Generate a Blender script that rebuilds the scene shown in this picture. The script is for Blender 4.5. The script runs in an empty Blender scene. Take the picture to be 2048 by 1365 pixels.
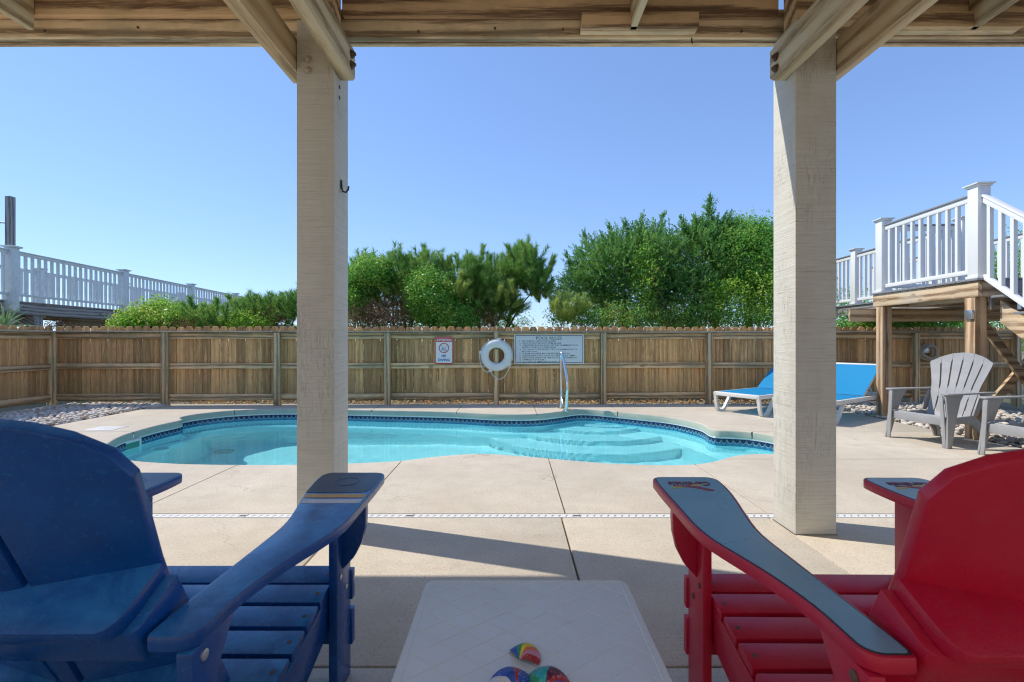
import bpy, bmesh, math, random
import numpy as np
from mathutils import Vector, Matrix, Euler
from mathutils.geometry import delaunay_2d_cdt
random.seed(7); rng = np.random.default_rng(11)
R = math.radians
scene = bpy.context.scene
C = scene.collection

# ------------------------------------------------------------ camera
CAMZ = 1.07; F = 960.0
cam_d = bpy.data.cameras.new('camera'); cam = bpy.data.objects.new('camera', cam_d); C.objects.link(cam)
cam.location = (0, 0, CAMZ); cam.rotation_euler = (R(90), 0, 0)
cam_d.sensor_width = 36; cam_d.lens = F/2048*36; cam_d.shift_y = -1.2/2048
cam_d.clip_start = .02; cam_d.clip_end = 3000
cam_d.dof.use_dof = True; cam_d.dof.focus_distance = 4.5; cam_d.dof.aperture_fstop = 9
scene.camera = cam
# ------------------------------------------------------------ sky and sun
SUN_EL = 50.0; SUN_DIR = Vector((-.952, .306, 0)).normalized()
w = bpy.data.worlds.new('World'); scene.world = w; w.use_nodes = True
nt = w.node_tree; nt.nodes.clear()
sky = nt.nodes.new('ShaderNodeTexSky'); sky.sky_type = 'NISHITA'; sky.sun_disc = False
sky.sun_elevation = R(SUN_EL); sky.sun_rotation = math.atan2(SUN_DIR.x, SUN_DIR.y) % (2*math.pi)
sky.altitude = 0; sky.air_density = 1.0; sky.dust_density = .05; sky.ozone_density = 3.0
tint = nt.nodes.new('ShaderNodeMix'); tint.data_type = 'RGBA'; tint.blend_type = 'MULTIPLY'; tint.inputs[0].default_value = 1
tint.inputs[7].default_value = (.835, 1.045, 1.44, 1)
bg = nt.nodes.new('ShaderNodeBackground'); bg.inputs[1].default_value = .117
out = nt.nodes.new('ShaderNodeOutputWorld')
gam = nt.nodes.new('ShaderNodeGamma'); gam.inputs[1].default_value = .65; nt.links.new(sky.outputs[0], gam.inputs[0]); nt.links.new(gam.outputs[0], tint.inputs[6]); nt.links.new(tint.outputs[2], bg.inputs[0]); nt.links.new(bg.outputs[0], out.inputs[0])
sl = bpy.data.lights.new('sun', 'SUN'); sl.energy = 2.0; sl.angle = R(.53); sl.color = (1, .93, .82)
sun = bpy.data.objects.new('sun', sl); C.objects.link(sun)
sd = Vector((SUN_DIR.x*math.cos(R(SUN_EL)), SUN_DIR.y*math.cos(R(SUN_EL)), math.sin(R(SUN_EL))))
sun.rotation_euler = sd.to_track_quat('Z', 'Y').to_euler(); sun.location = (-20, 8, 25)
sl.cycles.is_caustics_light = True
scene.view_settings.view_transform = 'Standard'; scene.view_settings.look = 'None'
scene.view_settings.exposure = 1.1; scene.view_settings.gamma = 1
cy = scene.cycles
cy.use_denoising = True; cy.denoiser = 'OPENIMAGEDENOISE'; cy.denoising_input_passes = 'RGB_ALBEDO_NORMAL'; cy.denoising_prefilter = 'ACCURATE'; cy.pixel_filter_type = 'BLACKMAN_HARRIS'; cy.filter_width = 1.15; cy.max_bounces = 10; cy.transmission_bounces = 6; cy.transparent_max_bounces = 8
cy.diffuse_bounces = 5; cy.glossy_bounces = 3; cy.sample_clamp_indirect = 4.0

# ------------------------------------------------------------ helpers
def G(px, py, z=0.0):
    Y = (CAMZ-z)*F/(py-681.0); return ((px-1024)/F*Y, Y)
def XZ(px, py, Y): return ((px-1024)/F*Y, CAMZ-(py-681)/F*Y)

def tag(o, label=None, cat=None, group=None, kind=None):
    if label: o['label'] = label
    if cat: o['category'] = cat
    if group: o['group'] = group
    if kind: o['kind'] = kind
    return o
def empty(name, loc=(0,0,0), rz=0):
    o = bpy.data.objects.new(name, None); C.objects.link(o); o.location = loc; o.rotation_euler = (0,0,rz)
    o.empty_display_size = .1
    return o
def thing(name, label, cat, loc=(0,0,0), rz=0, group=None): return tag(empty(name, loc, rz), label, cat, group)
def link(name, me, mat, parent=None, local=False):
    o = bpy.data.objects.new(name, me); C.objects.link(o)
    if mat is not None and len(me.materials) == 0: me.materials.append(mat)
    if parent is not None:
        o.parent = parent
        if not local:
            m = parent.matrix_basis
            if parent.parent: m = parent.parent.matrix_basis @ m
            me.transform(m.inverted())
    return o
def copy_tree(o, parent=None):
    c = o.copy(); C.objects.link(c); c.parent = parent
    for ch in o.children: copy_tree(ch, c)
    return c

class MB:
    def __init__(s): s.v = []; s.f = []
    def add(s, vs, fs):
        n = len(s.v); s.v += [tuple(v) for v in vs]; s.f += [tuple(i+n for i in f) for f in fs]; return s
    def box(s, x0, x1, y0, y1, z0, z1, M=None):
        vs = [Vector(p) for p in ((x0,y0,z0),(x1,y0,z0),(x1,y1,z0),(x0,y1,z0),(x0,y0,z1),(x1,y0,z1),(x1,y1,z1),(x0,y1,z1))]
        if M is not None: vs = [M @ v for v in vs]
        return s.add(vs, [(0,3,2,1),(4,5,6,7),(0,1,5,4),(1,2,6,5),(2,3,7,6),(3,0,4,7)])
    def bar(s, a, b, wd, ht, up=(0,0,1)):
        a = Vector(a); b = Vector(b); d = b-a; L = d.length; d.normalize()
        sx = d.cross(Vector(up)).normalized(); uz = sx.cross(d)
        M = Matrix((sx, d, uz)).transposed().to_4x4(); M.translation = a
        return s.box(-wd/2, wd/2, 0, L, -ht/2, ht/2, M)
    def prism(s, pts, t0, t1, axis='z', M=None):
        n = len(pts)
        def mk(p, t):
            if axis == 'z': v = Vector((p[0], p[1], t))
            elif axis == 'x': v = Vector((t, p[0], p[1]))
            else: v = Vector((p[0], t, p[1]))
            return M @ v if M is not None else v
        vs = [mk(p, t0) for p in pts]+[mk(p, t1) for p in pts]
        fs = [tuple(range(n-1,-1,-1)), tuple(range(n, 2*n))]+[(i, (i+1)%n, n+(i+1)%n, n+i) for i in range(n)]
        return s.add(vs, fs)
    def tube(s, pts, r, n=8, closed=False):
        P = [Vector(p) for p in pts]; m = len(P); rr = r if isinstance(r, (list,tuple)) else [r]*m
        vs = []; prev = None
        for i, p in enumerate(P):
            if closed: d = P[(i+1)%m]-P[i-1]
            else: d = P[min(i+1,m-1)]-P[max(i-1,0)]
            d.normalize()
            if prev is None:
                u = d.cross(Vector((0,0,1)));
                if u.length < .1: u = d.cross(Vector((0,1,0)))
            else: u = prev-d*prev.dot(d)
            u.normalize(); prev = u; v = d.cross(u)
            for k in range(n):
                a = 2*math.pi*k/n; vs.append(p+rr[i]*(math.cos(a)*u+math.sin(a)*v))
        fs = []
        for i in range(m if closed else m-1):
            j = (i+1)%m
            for k in range(n): fs.append((i*n+k, i*n+(k+1)%n, j*n+(k+1)%n, j*n+k))
        if not closed: fs += [tuple(range(n-1,-1,-1)), tuple((m-1)*n+k for k in range(n))]
        return s.add(vs, fs)
    def lathe(s, prof, n=16, M=None):
        vs = []
        for (r, z) in prof:
            for k in range(n):
                a = 2*math.pi*k/n; v = Vector((r*math.cos(a), r*math.sin(a), z)); vs.append(M @ v if M is not None else v)
        m = len(prof); fs = []
        for i in range(m-1):
            for k in range(n): fs.append((i*n+k, i*n+(k+1)%n, (i+1)*n+(k+1)%n, (i+1)*n+k))
        fs += [tuple(range(n-1,-1,-1)), tuple((m-1)*n+k for k in range(n))]
        return s.add(vs, fs)
    def mesh(s, name='m', bevel=0, seg=2, smooth=None):
        me = bpy.data.meshes.new(name)
        bm = bmesh.new(); vv = [bm.verts.new(v) for v in s.v]
        for f in s.f:
            try: bm.faces.new([vv[i] for i in f])
            except ValueError: pass
        bmesh.ops.recalc_face_normals(bm, faces=bm.faces)
        if bevel:
            es = [e for e in bm.edges if len(e.link_faces) == 2 and e.calc_face_angle(0) > R(28)]
            bmesh.ops.bevel(bm, geom=es, offset=bevel, segments=seg, affect='EDGES', profile=.5, clamp_overlap=True)
        bm.to_mesh(me); bm.free()
        if smooth is None: smooth = bool(bevel)
        if smooth:
            me.shade_smooth()
            try: me.set_sharp_from_angle(angle=R(40))
            except Exception: pass
        return me
    def build(s, name, mat, parent=None, bevel=0, seg=2, smooth=None, local=False):
        return link(name, s.mesh(name, bevel, seg, smooth), mat, parent, local)

def np_mesh(name, verts, k):
    """verts: (N*k,3); every k consecutive verts form one face"""
    verts = np.asarray(verts, dtype=np.float32); n = len(verts)//k
    me = bpy.data.meshes.new(name); me.vertices.add(n*k); me.vertices.foreach_set('co', verts.ravel())
    me.loops.add(n*k); me.loops.foreach_set('vertex_index', np.arange(n*k, dtype=np.int32))
    me.polygons.add(n); me.polygons.foreach_set('loop_start', np.arange(0, n*k, k, dtype=np.int32))
    me.update(calc_edges=True); return me
def catmull(P, n=6, closed=True):
    out = []; m = len(P)
    rng_ = range(m) if closed else range(m-1)
    for i in rng_:
        if closed: p0,p1,p2,p3 = P[i-1],P[i],P[(i+1)%m],P[(i+2)%m]
        else: p0,p1,p2,p3 = P[max(i-1,0)],P[i],P[i+1],P[min(i+2,m-1)]
        for k in range(n):
            t = k/n
            out.append(tuple(.5*((2*b)+(-a+c)*t+(2*a-5*b+4*c-d)*t*t+(-a+3*b-3*c+d)*t**3) for a,b,c,d in zip(p0,p1,p2,p3)))
    if not closed: out.append(tuple(P[-1]))
    return out
def interp(tab, t):
    if t <= tab[0][0]: return tab[0][1]
    for (a, x), (b, y) in zip(tab, tab[1:]):
        if t <= b: return x+(y-x)*(t-a)/(b-a)
    return tab[-1][1]

# ------------------------------------------------------------ materials
class NM:
    def __init__(s, name):
        s.m = bpy.data.materials.new(name); s.m.use_nodes = True; s.t = s.m.node_tree; s.t.nodes.clear()
        s.out = s.n('ShaderNodeOutputMaterial')
    def n(s, typ, **kw):
        nd = s.t.nodes.new(typ)
        for k, v in kw.items(): setattr(nd, k, v)
        return nd
    def l(s, a, b): s.t.links.new(a, b)
    def noise(s, vec, scale, detail=4, rough=.6, dist=0):
        nd = s.n('ShaderNodeTexNoise'); nd.inputs['Scale'].default_value = scale; nd.inputs['Detail'].default_value = detail
        nd.inputs['Roughness'].default_value = rough; nd.inputs['Distortion'].default_value = dist
        if vec is not None: s.l(vec, nd.inputs['Vector'])
        return nd.outputs[0]
    def mapping(s, vec, scale=(1,1,1), rot=(0,0,0)):
        nd = s.n('ShaderNodeMapping'); nd.inputs['Scale'].default_value = scale; nd.inputs['Rotation'].default_value = rot
        s.l(vec, nd.inputs['Vector']); return nd.outputs[0]
    def ramp(s, fac, stops):
        nd = s.n('ShaderNodeValToRGB'); cr = nd.color_ramp
        while len(cr.elements) < len(stops): cr.elements.new(.5)
        for e, (p, c) in zip(cr.elements, stops):
            e.position = p; e.color = (*c, 1) if len(c) == 3 else c
        s.l(fac, nd.inputs[0]); return nd.outputs[0]
    def mix(s, fac, a, b, mode='MIX'):
        nd = s.n('ShaderNodeMix'); nd.data_type = 'RGBA'; nd.blend_type = mode
        for i, v in ((0, fac), (6, a), (7, b)):
            if hasattr(v, 'links'): s.l(v, nd.inputs[i])
            elif isinstance(v, (int, float)): nd.inputs[i].default_value = v
            else: nd.inputs[i].default_value = (*v, 1)
        return nd.outputs[2]
    def math(s, op, a, b=None):
        nd = s.n('ShaderNodeMath'); nd.operation = op
        for i, v in ((0, a), (1, b)):
            if v is None: continue
            if hasattr(v, 'links'): s.l(v, nd.inputs[i])
            else: nd.inputs[i].default_value = v
        return nd.outputs[0]
    def bump(s, h, dist, strength=1, normal=None):
        nd = s.n('ShaderNodeBump'); nd.inputs['Distance'].default_value = dist; nd.inputs['Strength'].default_value = strength
        s.l(h, nd.inputs['Height'])
        if normal is not None: s.l(normal, nd.inputs['Normal'])
        return nd.outputs[0]
    def bsdf(s, col, rough=.6, normal=None, **kw):
        b = s.n('ShaderNodeBsdfPrincipled')
        if hasattr(col, 'links'): s.l(col, b.inputs['Base Color'])
        else: b.inputs['Base Color'].default_value = (*col, 1)
        if hasattr(rough, 'links'): s.l(rough, b.inputs['Roughness'])
        else: b.inputs['Roughness'].default_value = rough
        if normal is not None: s.l(normal, b.inputs['Normal'])
        for k, v in kw.items(): b.inputs[k].default_value = v
        s.b = b; s.l(b.outputs[0], s.out.inputs[0]); return s.m
    def obj(s): return s.n('ShaderNodeTexCoord').outputs['Object']
    def rnd_vec(s, k=13.0):
        oi = s.n('ShaderNodeObjectInfo'); co = s.n('ShaderNodeTexCoord')
        cmb = s.n('ShaderNodeCombineXYZ'); r = s.math('MULTIPLY', oi.outputs['Random'], k)
        for i in range(3): s.l(r, cmb.inputs[i])
        va = s.n('ShaderNodeVectorMath'); va.operation = 'ADD'; s.l(co.outputs['Object'], va.inputs[0]); s.l(cmb.outputs[0], va.inputs[1])
        return va.outputs[0], oi.outputs['Random']

def wood(name, light, dark, axis='z', stain=None, stain_amt=.5, var=.35, rough=.8, fine=1.0, warm=None, low=None, ring=.22):
    m = NM(name); vec, rnd = m.rnd_vec()
    st = {'x': (.055,1,1), 'y': (1,.055,1), 'z': (1,1,.055)}[axis]
    g = m.mapping(vec, tuple(a*1 for a in st))
    n1 = m.noise(g, 34*fine, 8, .72, 1.4); n2 = m.noise(g, 150*fine, 4, .75)
    wv = m.n('ShaderNodeTexWave'); wv.wave_type = 'RINGS'; wv.rings_direction = {'x':'X','y':'Y','z':'Z'}[axis]; wv.inputs['Scale'].default_value = 5.5*fine; wv.inputs['Distortion'].default_value = 5.0; wv.inputs['Detail'].default_value = 3; wv.inputs['Detail Scale'].default_value = .9
    ws = {'x': (.10,1,1), 'y': (1,.10,1), 'z': (1,1,.10)}[axis]; m.l(m.mapping(vec, ws), wv.inputs['Vector'])
    f = m.math('ADD', m.math('ADD', m.math('MULTIPLY', n1, .52), m.math('MULTIPLY', n2, .34)), m.math('MULTIPLY', wv.outputs[0], ring))
    col = m.ramp(f, [(.41, tuple(c*.6 for c in dark)), (.47, dark), (.60, light)])
    ks = {'x': (.45,1,1), 'y': (1,.45,1), 'z': (1,1,.45)}[axis]
    vo = m.n('ShaderNodeTexVoronoi'); vo.inputs['Scale'].default_value = 4.6; m.l(m.mapping(vec, ks), vo.inputs['Vector'])
    kn = m.ramp(vo.outputs['Distance'], [(.06, (1,1,1)), (.12, (0,0,0))])
    col = m.mix(m.math('MULTIPLY', kn, .75), col, tuple(c*.45 for c in dark))
    if stain:
        s_ = m.ramp(m.noise(vec, 2.6, 4, .6), [(.45, (0,0,0)), (.68, (1,1,1))])
        col = m.mix(m.math('MULTIPLY', s_, stain_amt), col, stain)
    if warm: col = m.mix(m.math('MULTIPLY', rnd, .55), col, warm)
    if low:   # algae and splash marks on the lowest hand's breadth
        sz = m.n('ShaderNodeSeparateXYZ'); m.l(m.obj(), sz.inputs[0])
        hh = m.math('ADD', sz.outputs[2], m.math('MULTIPLY', m.noise(vec, 5, 4, .7), .7))
        col = m.mix(m.math('MULTIPLY', m.ramp(m.math('MULTIPLY', hh, .5), [(.20,(1,1,1)),(.44,(0,0,0))]), .55), col, low)
        st2 = m.ramp(m.noise(m.mapping(vec, (1,1,.12)), 16, 4, .7), [(.52,(0,0,0)),(.68,(1,1,1))]); col = m.mix(m.math('MULTIPLY', st2, .42), col, tuple(c*.7 for c in dark))
    br = m.math('ADD', m.math('MULTIPLY', m.math('FRACT', m.math('MULTIPLY', rnd, 7.31)), var), 1-var/2)
    mul = m.n('ShaderNodeVectorMath'); mul.operation = 'SCALE'; m.l(col, mul.inputs[0]); m.l(br, mul.inputs['Scale'])
    nb = m.bump(f, .003, .7)
    return m.bsdf(mul.outputs[0], rough, nb)
def plastic(name, col, rough=.4, col2=None, bump=.0006, scale=60, dirt=.0, dirt_col=(.3,.3,.28), spec=.5):
    m = NM(name); vec = m.obj()
    c = col
    if col2:
        c = m.mix(m.ramp(m.noise(vec, 5, 5, .65), [(.35,(0,0,0)),(.7,(1,1,1))]), col, col2)
    if dirt:
        c = m.mix(m.math('MULTIPLY', m.ramp(m.noise(vec, 17, 6, .75), [(.5,(0,0,0)),(.8,(1,1,1))]), dirt), c, dirt_col)
    rr = m.math('ADD', m.math('MULTIPLY', m.noise(vec, 9, 4), .22), rough-.11)
    return m.bsdf(c, rr, m.bump(m.noise(vec, scale*4, 2), bump, .5), **{'Specular IOR Level': spec})
for_coat = []
def flat(name, col, rough=.5, **kw): return NM(name).bsdf(col, rough, **kw)

def leafmat(name, a, b, c, rough=.5, transl=.35, gain=2.7):
    a, b, c = [tuple(min(.6, x*gain) for x in q) for q in (a, b, c)]; transl += .12
    m = NM(name); geo = m.n('ShaderNodeNewGeometry'); co = m.obj()
    n1 = m.ramp(m.noise(co, 2.1, 4, .6, .3), [(.36,(0,0,0)),(.66,(1,1,1))])
    f = m.math('ADD', m.math('MULTIPLY', geo.outputs['Random Per Island'], .5), m.math('MULTIPLY', n1, .5))
    col = m.ramp(f, [(.08, a), (.45, b), (.92, c)])
    m.bsdf(col, rough, **{'Specular IOR Level': .4})
    tr = m.n('ShaderNodeBsdfTranslucent'); m.l(col, tr.inputs[0])
    mx = m.n('ShaderNodeMixShader'); mx.inputs[0].default_value = transl
    m.l(m.b.outputs[0], mx.inputs[1]); m.l(tr.outputs[0], mx.inputs[2]); m.l(mx.outputs[0], m.out.inputs[0])
    return m.m

M = {}
def concrete():
    m = NM('concrete'); v = m.obj()
    big = m.noise(v, .9, 5, .6, .4); mid = m.noise(v, 6, 5, .65); fine = m.noise(v, 170, 3, .7)
    col = m.ramp(big, [(.3, (.55,.475,.365)), (.7, (.70,.62,.495))])
    col = m.mix(m.math('MULTIPLY', m.ramp(mid, [(.42,(0,0,0)),(.75,(1,1,1))]), .5), col, (.47,.41,.325))
    col = m.mix(m.math('MULTIPLY', m.ramp(fine, [(.40,(1,1,1)),(.50,(0,0,0))]), .30), col, (.30,.26,.21))
    sp = m.noise(v, 55, 2, .5)
    col = m.mix(m.math('MULTIPLY', m.ramp(sp, [(.66,(0,0,0)),(.72,(1,1,1))]), .35), col, (.75,.69,.6))
    # rusty leaf stains
    st = m.ramp(m.noise(m.mapping(v, (1.0,2.2,1)), 1.35, 6, .7), [(.60,(0,0,0)),(.74,(1,1,1))])
    col = m.mix(m.math('MULTIPLY', st, .38), col, (.43,.30,.17))
    g2 = m.noise(v, 75, 4, .8); col = m.mix(m.math('MULTIPLY', m.ramp(g2, [(.36,(1,1,1)),(.47,(0,0,0))]), .45), col, (.22,.19,.155))
    vo = m.n('ShaderNodeTexVoronoi'); vo.feature = 'DISTANCE_TO_EDGE'; vo.inputs['Scale'].default_value = .42
    dv = m.n('ShaderNodeVectorMath'); dv.operation = 'ADD'; nn = m.n('ShaderNodeTexNoise'); nn.inputs['Scale'].default_value = 2.2; nn.inputs['Detail'].default_value = 6; m.l(v, nn.inputs['Vector'])
    m.l(v, dv.inputs[0]); m.l(nn.outputs[1], dv.inputs[1]); m.l(dv.outputs[0], vo.inputs['Vector'])
    ck = m.math('MULTIPLY', m.ramp(vo.outputs['Distance'], [(.0,(1,1,1)),(.0035,(0,0,0))]), m.ramp(m.noise(v, .8, 2), [(.5,(0,0,0)),(.6,(1,1,1))]))
    col = m.mix(m.math('MULTIPLY', ck, .55), col, (.16,.13,.10))
    wv = m.noise(m.mapping(v, (2,90,1)), 1.5, 3, .6)
    nb = m.bump(m.math('ADD', m.math('MULTIPLY', fine, .6), m.math('MULTIPLY', wv, .6)), .0035, .75)
    return m.bsdf(col, .85, nb)
M['concrete'] = concrete()
M['mortar'] = flat('joint_mortar', (.07,.06,.05), .95)
def mossy_shade_cope():
    m = NM('coping_edge'); v = m.obj()
    n = m.noise(v, 5, 5, .65)
    col = m.ramp(n, [(.3,(.36,.42,.34)), (.55,(.44,.46,.38)), (.75,(.5,.48,.38))])  # algae green, with pool reflection and shade mixed into the colour
    return m.bsdf(col, .8, m.bump(m.noise(v, 120, 3), .002, .6))
M['cope'] = mossy_shade_cope()
def post_paint():
    m = NM('painted_rough_sawn_post'); vec, r = m.rnd_vec(5)
    kerf = m.noise(m.mapping(vec, (1.6,1.6,60)), 2.6, 5, .75, .2)
    big = m.noise(m.mapping(vec, (1,1,.25)), 6, 5, .65)
    col = m.ramp(kerf, [(.30,(.33,.30,.235)), (.40,(.60,.58,.505)), (.75,(.73,.715,.64))])
    col = m.mix(m.math('MULTIPLY', m.ramp(big,[(.5,(0,0,0)),(.72,(1,1,1))]), .35), col, (.50,.45,.38))
    cr = m.noise(m.mapping(vec, (9,9,.8)), 3.2, 4, .55, 1.5)
    crk = m.ramp(cr, [(.488,(0,0,0)),(.5,(1,1,1)),(.512,(0,0,0))])
    kn = m.ramp(m.noise(vec, 1.8, 2), [(.5,(0,0,0)),(.6,(1,1,1))])
    h = m.math('SUBTRACT', kerf, m.math('MULTIPLY', m.math('MULTIPLY', crk, kn), .6))
    return m.bsdf(col, .75, m.bump(h, .004, .8))
M['post'] = post_paint()
M['picket'] = wood('fence_board_wood', (.95,.60,.27), (.50,.28,.11), 'z', (.50,.39,.17), .35, .62, warm=(.68,.36,.15), low=(.24,.22,.10), ring=.07)
M['rail'] = wood('fence_rail_wood', (.74,.52,.29), (.40,.26,.13), 'x', (.20,.20,.12), .6, .3)
M['railY'] = wood('fence_rail_wood_side', (.5,.34,.19), (.24,.15,.08), 'y', (.18,.17,.10), .5, .3)
M['fpost'] = wood('fence_post_wood', (.74,.54,.31), (.40,.27,.145), 'z', (.28,.30,.16), .6, .4)
M['capw'] = wood('fence_cap_wood', (.50,.44,.32), (.32,.27,.18), 'x', (.30,.31,.22), .5, .2)
M['capwY'] = wood('fence_cap_wood_side', (.50,.44,.32), (.32,.27,.18), 'y', (.30,.31,.22), .5, .2)
M['beam'] = wood('old_beam_wood', (.78,.61,.39), (.33,.225,.13), 'x', (.30,.27,.18), .55, .2, fine=.8)
M['beam2'] = wood('dark_beam_wood', (.66,.46,.26), (.24,.14,.075), 'x', (.22,.17,.10), .4, .2, fine=.7)
M['joist'] = wood('pale_joist_wood', (.66,.55,.37), (.46,.34,.2), 'y', (.58,.42,.24), .5, .2, fine=.7)
M['deckwood'] = wood('treated_pine', (.66,.50,.32), (.34,.21,.11), 'y', (.56,.50,.38), .55, .25, fine=.8)
M['deckpost'] = wood('treated_pine_post', (.62,.44,.27), (.34,.20,.10), 'z', (.50,.38,.24), .4, .2, fine=.8)
M['deckx'] = wood('treated_pine_cross', (.55,.40,.24), (.30,.19,.10), 'x', (.48,.42,.32), .5, .25, fine=.8)
M['greywood'] = wood('weathered_grey_wood', (.34,.33,.31), (.19,.18,.165), 'y', (.26,.25,.23), .4, .2)
M['greypost'] = wood('weathered_grey_post', (.33,.33,.31), (.18,.175,.165), 'z', (.24,.24,.23), .4, .2)
M['vinyl'] = plastic('white_vinyl', (.80,.80,.78), .4, (.76,.77,.76), .0002)
M['paintedrail'] = plastic('pale_grey_painted_rail', (.72,.78,.78), .6, (.60,.67,.68), .0008, dirt=.5)
M['greydeck'] = plastic('grey_composite', (.23,.235,.245), .6)
M['steel'] = NM('stainless_steel').bsdf((.78,.78,.76), .13, Metallic=1.0)
M['galv'] = NM('galvanised_metal').bsdf((.6,.61,.62), .35, Metallic=.9)
M['rust'] = plastic('rusty_bolt_metal', (.075,.05,.04), .6, (.17,.09,.05), .001)
M['paintbolt'] = plastic('painted_bolt', (.5,.42,.34), .6)
M['blackiron'] = flat('black_iron', (.02,.02,.022), .45)
M['blue'] = plastic('blue_poly_lumber', (.006,.088,.36), .34, (.010,.12,.44), .0012, dirt=.45, dirt_col=(.10,.20,.42))
def weathered(name, base, worn, dust_sheen, rough):
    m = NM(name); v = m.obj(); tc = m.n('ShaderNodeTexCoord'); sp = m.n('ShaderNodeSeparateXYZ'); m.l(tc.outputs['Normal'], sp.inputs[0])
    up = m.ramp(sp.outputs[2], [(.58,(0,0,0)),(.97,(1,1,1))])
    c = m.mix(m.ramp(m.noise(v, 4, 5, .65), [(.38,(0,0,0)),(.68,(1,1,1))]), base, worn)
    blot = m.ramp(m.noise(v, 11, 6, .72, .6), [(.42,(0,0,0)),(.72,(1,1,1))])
    c = m.mix(m.math('MULTIPLY', m.math('ADD', m.math('MULTIPLY', blot, .60), .30), up), c, dust_sheen)  # dust plus a painted sky sheen lightens the up-facing faces
    c = m.mix(m.math('MULTIPLY', m.ramp(m.noise(v, 90, 3, .7), [(.6,(0,0,0)),(.72,(1,1,1))]), .25), c, dust_sheen)
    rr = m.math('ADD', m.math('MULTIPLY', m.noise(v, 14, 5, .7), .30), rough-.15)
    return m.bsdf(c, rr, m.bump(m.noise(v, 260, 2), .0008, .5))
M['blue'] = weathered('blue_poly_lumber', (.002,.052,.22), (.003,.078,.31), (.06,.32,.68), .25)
M['red'] = weathered('red_poly_lumber', (.25,.0015,.020), (.32,.003,.032), (.52,.04,.11), .25)
M['bluetip'] = plastic('navy_arm_film', (.022,.045,.085), .35, (.03,.055,.10))
M['gold'] = plastic('gold_stripe', (.60,.36,.09), .45)
M['whitestripe'] = plastic('white_stripe', (.62,.64,.68), .45)
M['red'] = plastic('red_poly_lumber', (.50,.005,.030), .34, (.58,.010,.045), .0012, dirt=.25, dirt_col=(.45,.10,.10))
M['redfilm'] = plastic('slate_arm_film', (.15,.30,.37), .30, (.20,.36,.43), .0006, dirt=.5, dirt_col=(.22,.34,.39))
M['redline'] = flat('dark_outline', (.03,.02,.03), .5)
M['greyplastic'] = plastic('grey_resin', (.29,.295,.30), .5, (.34,.345,.35), .0008, dirt=.35, dirt_col=(.42,.42,.41))
M['whiteplastic'] = plastic('white_resin', (.74,.73,.70), .45, (.68,.67,.64), .0006, dirt=.35, dirt_col=(.5,.46,.4))
M['tabletop'] = plastic('table_resin', (.74,.765,.755), .36, (.70,.725,.715), .0006, dirt=.12, dirt_col=(.42,.43,.42))
def sling():
    m = NM('blue_sling_mesh'); v = m.obj()
    ch = m.n('ShaderNodeTexChecker'); ch.inputs['Scale'].default_value = 260; m.l(v, ch.inputs[0])
    col = m.mix(ch.outputs[1], (.006,.31,.66), (.012,.39,.78)); col = m.mix(m.math('MULTIPLY', m.noise(v, 7, 4), .3), col, (.04,.40,.78))
    m.bsdf(col, .6); tr = m.n('ShaderNodeBsdfTranslucent'); m.l(col, tr.inputs[0])
    mx = m.n('ShaderNodeMixShader'); mx.inputs[0].default_value = .35
    m.l(m.b.outputs[0], mx.inputs[1]); m.l(tr.outputs[0], mx.inputs[2]); m.l(mx.outputs[0], m.out.inputs[0]); return m.m
M['sling'] = sling()
# ------------------------------------------------------------ pool outline
PO = [(-4.07,4.81),(-3.85,4.52),(-3.41,4.30),(-2.90,4.18),(-2.347,4.142),(-1.85,4.15),(-1.415,4.193),(-1.0,4.28),(-.713,4.43),(-.303,4.55),(.166,4.43),
      (.772,4.21),(1.19,4.142),(1.493,4.142),(1.758,4.24),(2.03,4.44),(2.25,4.53),(2.50,4.55),(2.78,4.68),(2.97,4.93),(3.0,5.2),(2.93,5.43),(2.78,5.62),(2.55,5.705),(2.44,5.72),
      (2.40,5.85),(2.42,6.22),(2.228,6.683),(1.886,6.99),(1.582,7.22),(1.26,7.45),(1.01,7.47),(.703,7.22),(.341,7.0),(-.204,6.99),(-.941,7.22),(-2.163,7.40),
      (-3.495,7.56),(-4.20,7.40),(-4.54,7.08),(-4.63,6.80),(-4.58,6.62),(-4.45,6.47),(-4.47,6.0),(-4.40,5.449),(-4.22,5.03)]
OUT = catmull(PO, 6)
# even spacing
def resample(P, step):
    P = [Vector((p[0], p[1])) for p in P]; P.append(P[0]); seg = [(P[i+1]-P[i]).length for i in range(len(P)-1)]
    L = sum(seg); n = round(L/step); res = []; i = 0; acc = 0
    for k in range(n):
        t = L*k/n
        while acc+seg[i] < t: acc += seg[i]; i += 1
        res.append(P[i].lerp(P[i+1], (t-acc)/seg[i]))
    return res, L/n
POOL, TP = resample(OUT, .0692)
def offset(P, d):   # outward for counter-clockwise outline
    n = len(P); res = []
    for i in range(n):
        t = (P[(i+1)%n]-P[i-1]).normalized(); res.append(P[i]+Vector((t.y, -t.x))*d)
    return res
area = sum(POOL[i-1].x*POOL[i].y-POOL[i].x*POOL[i-1].y for i in range(len(POOL)))
if area < 0: POOL.reverse()
POUT = offset(POOL, .022)
PA = np.array([[p.x, p.y] for p in POOL]); PB = np.roll(PA, -1, 0)
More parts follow.
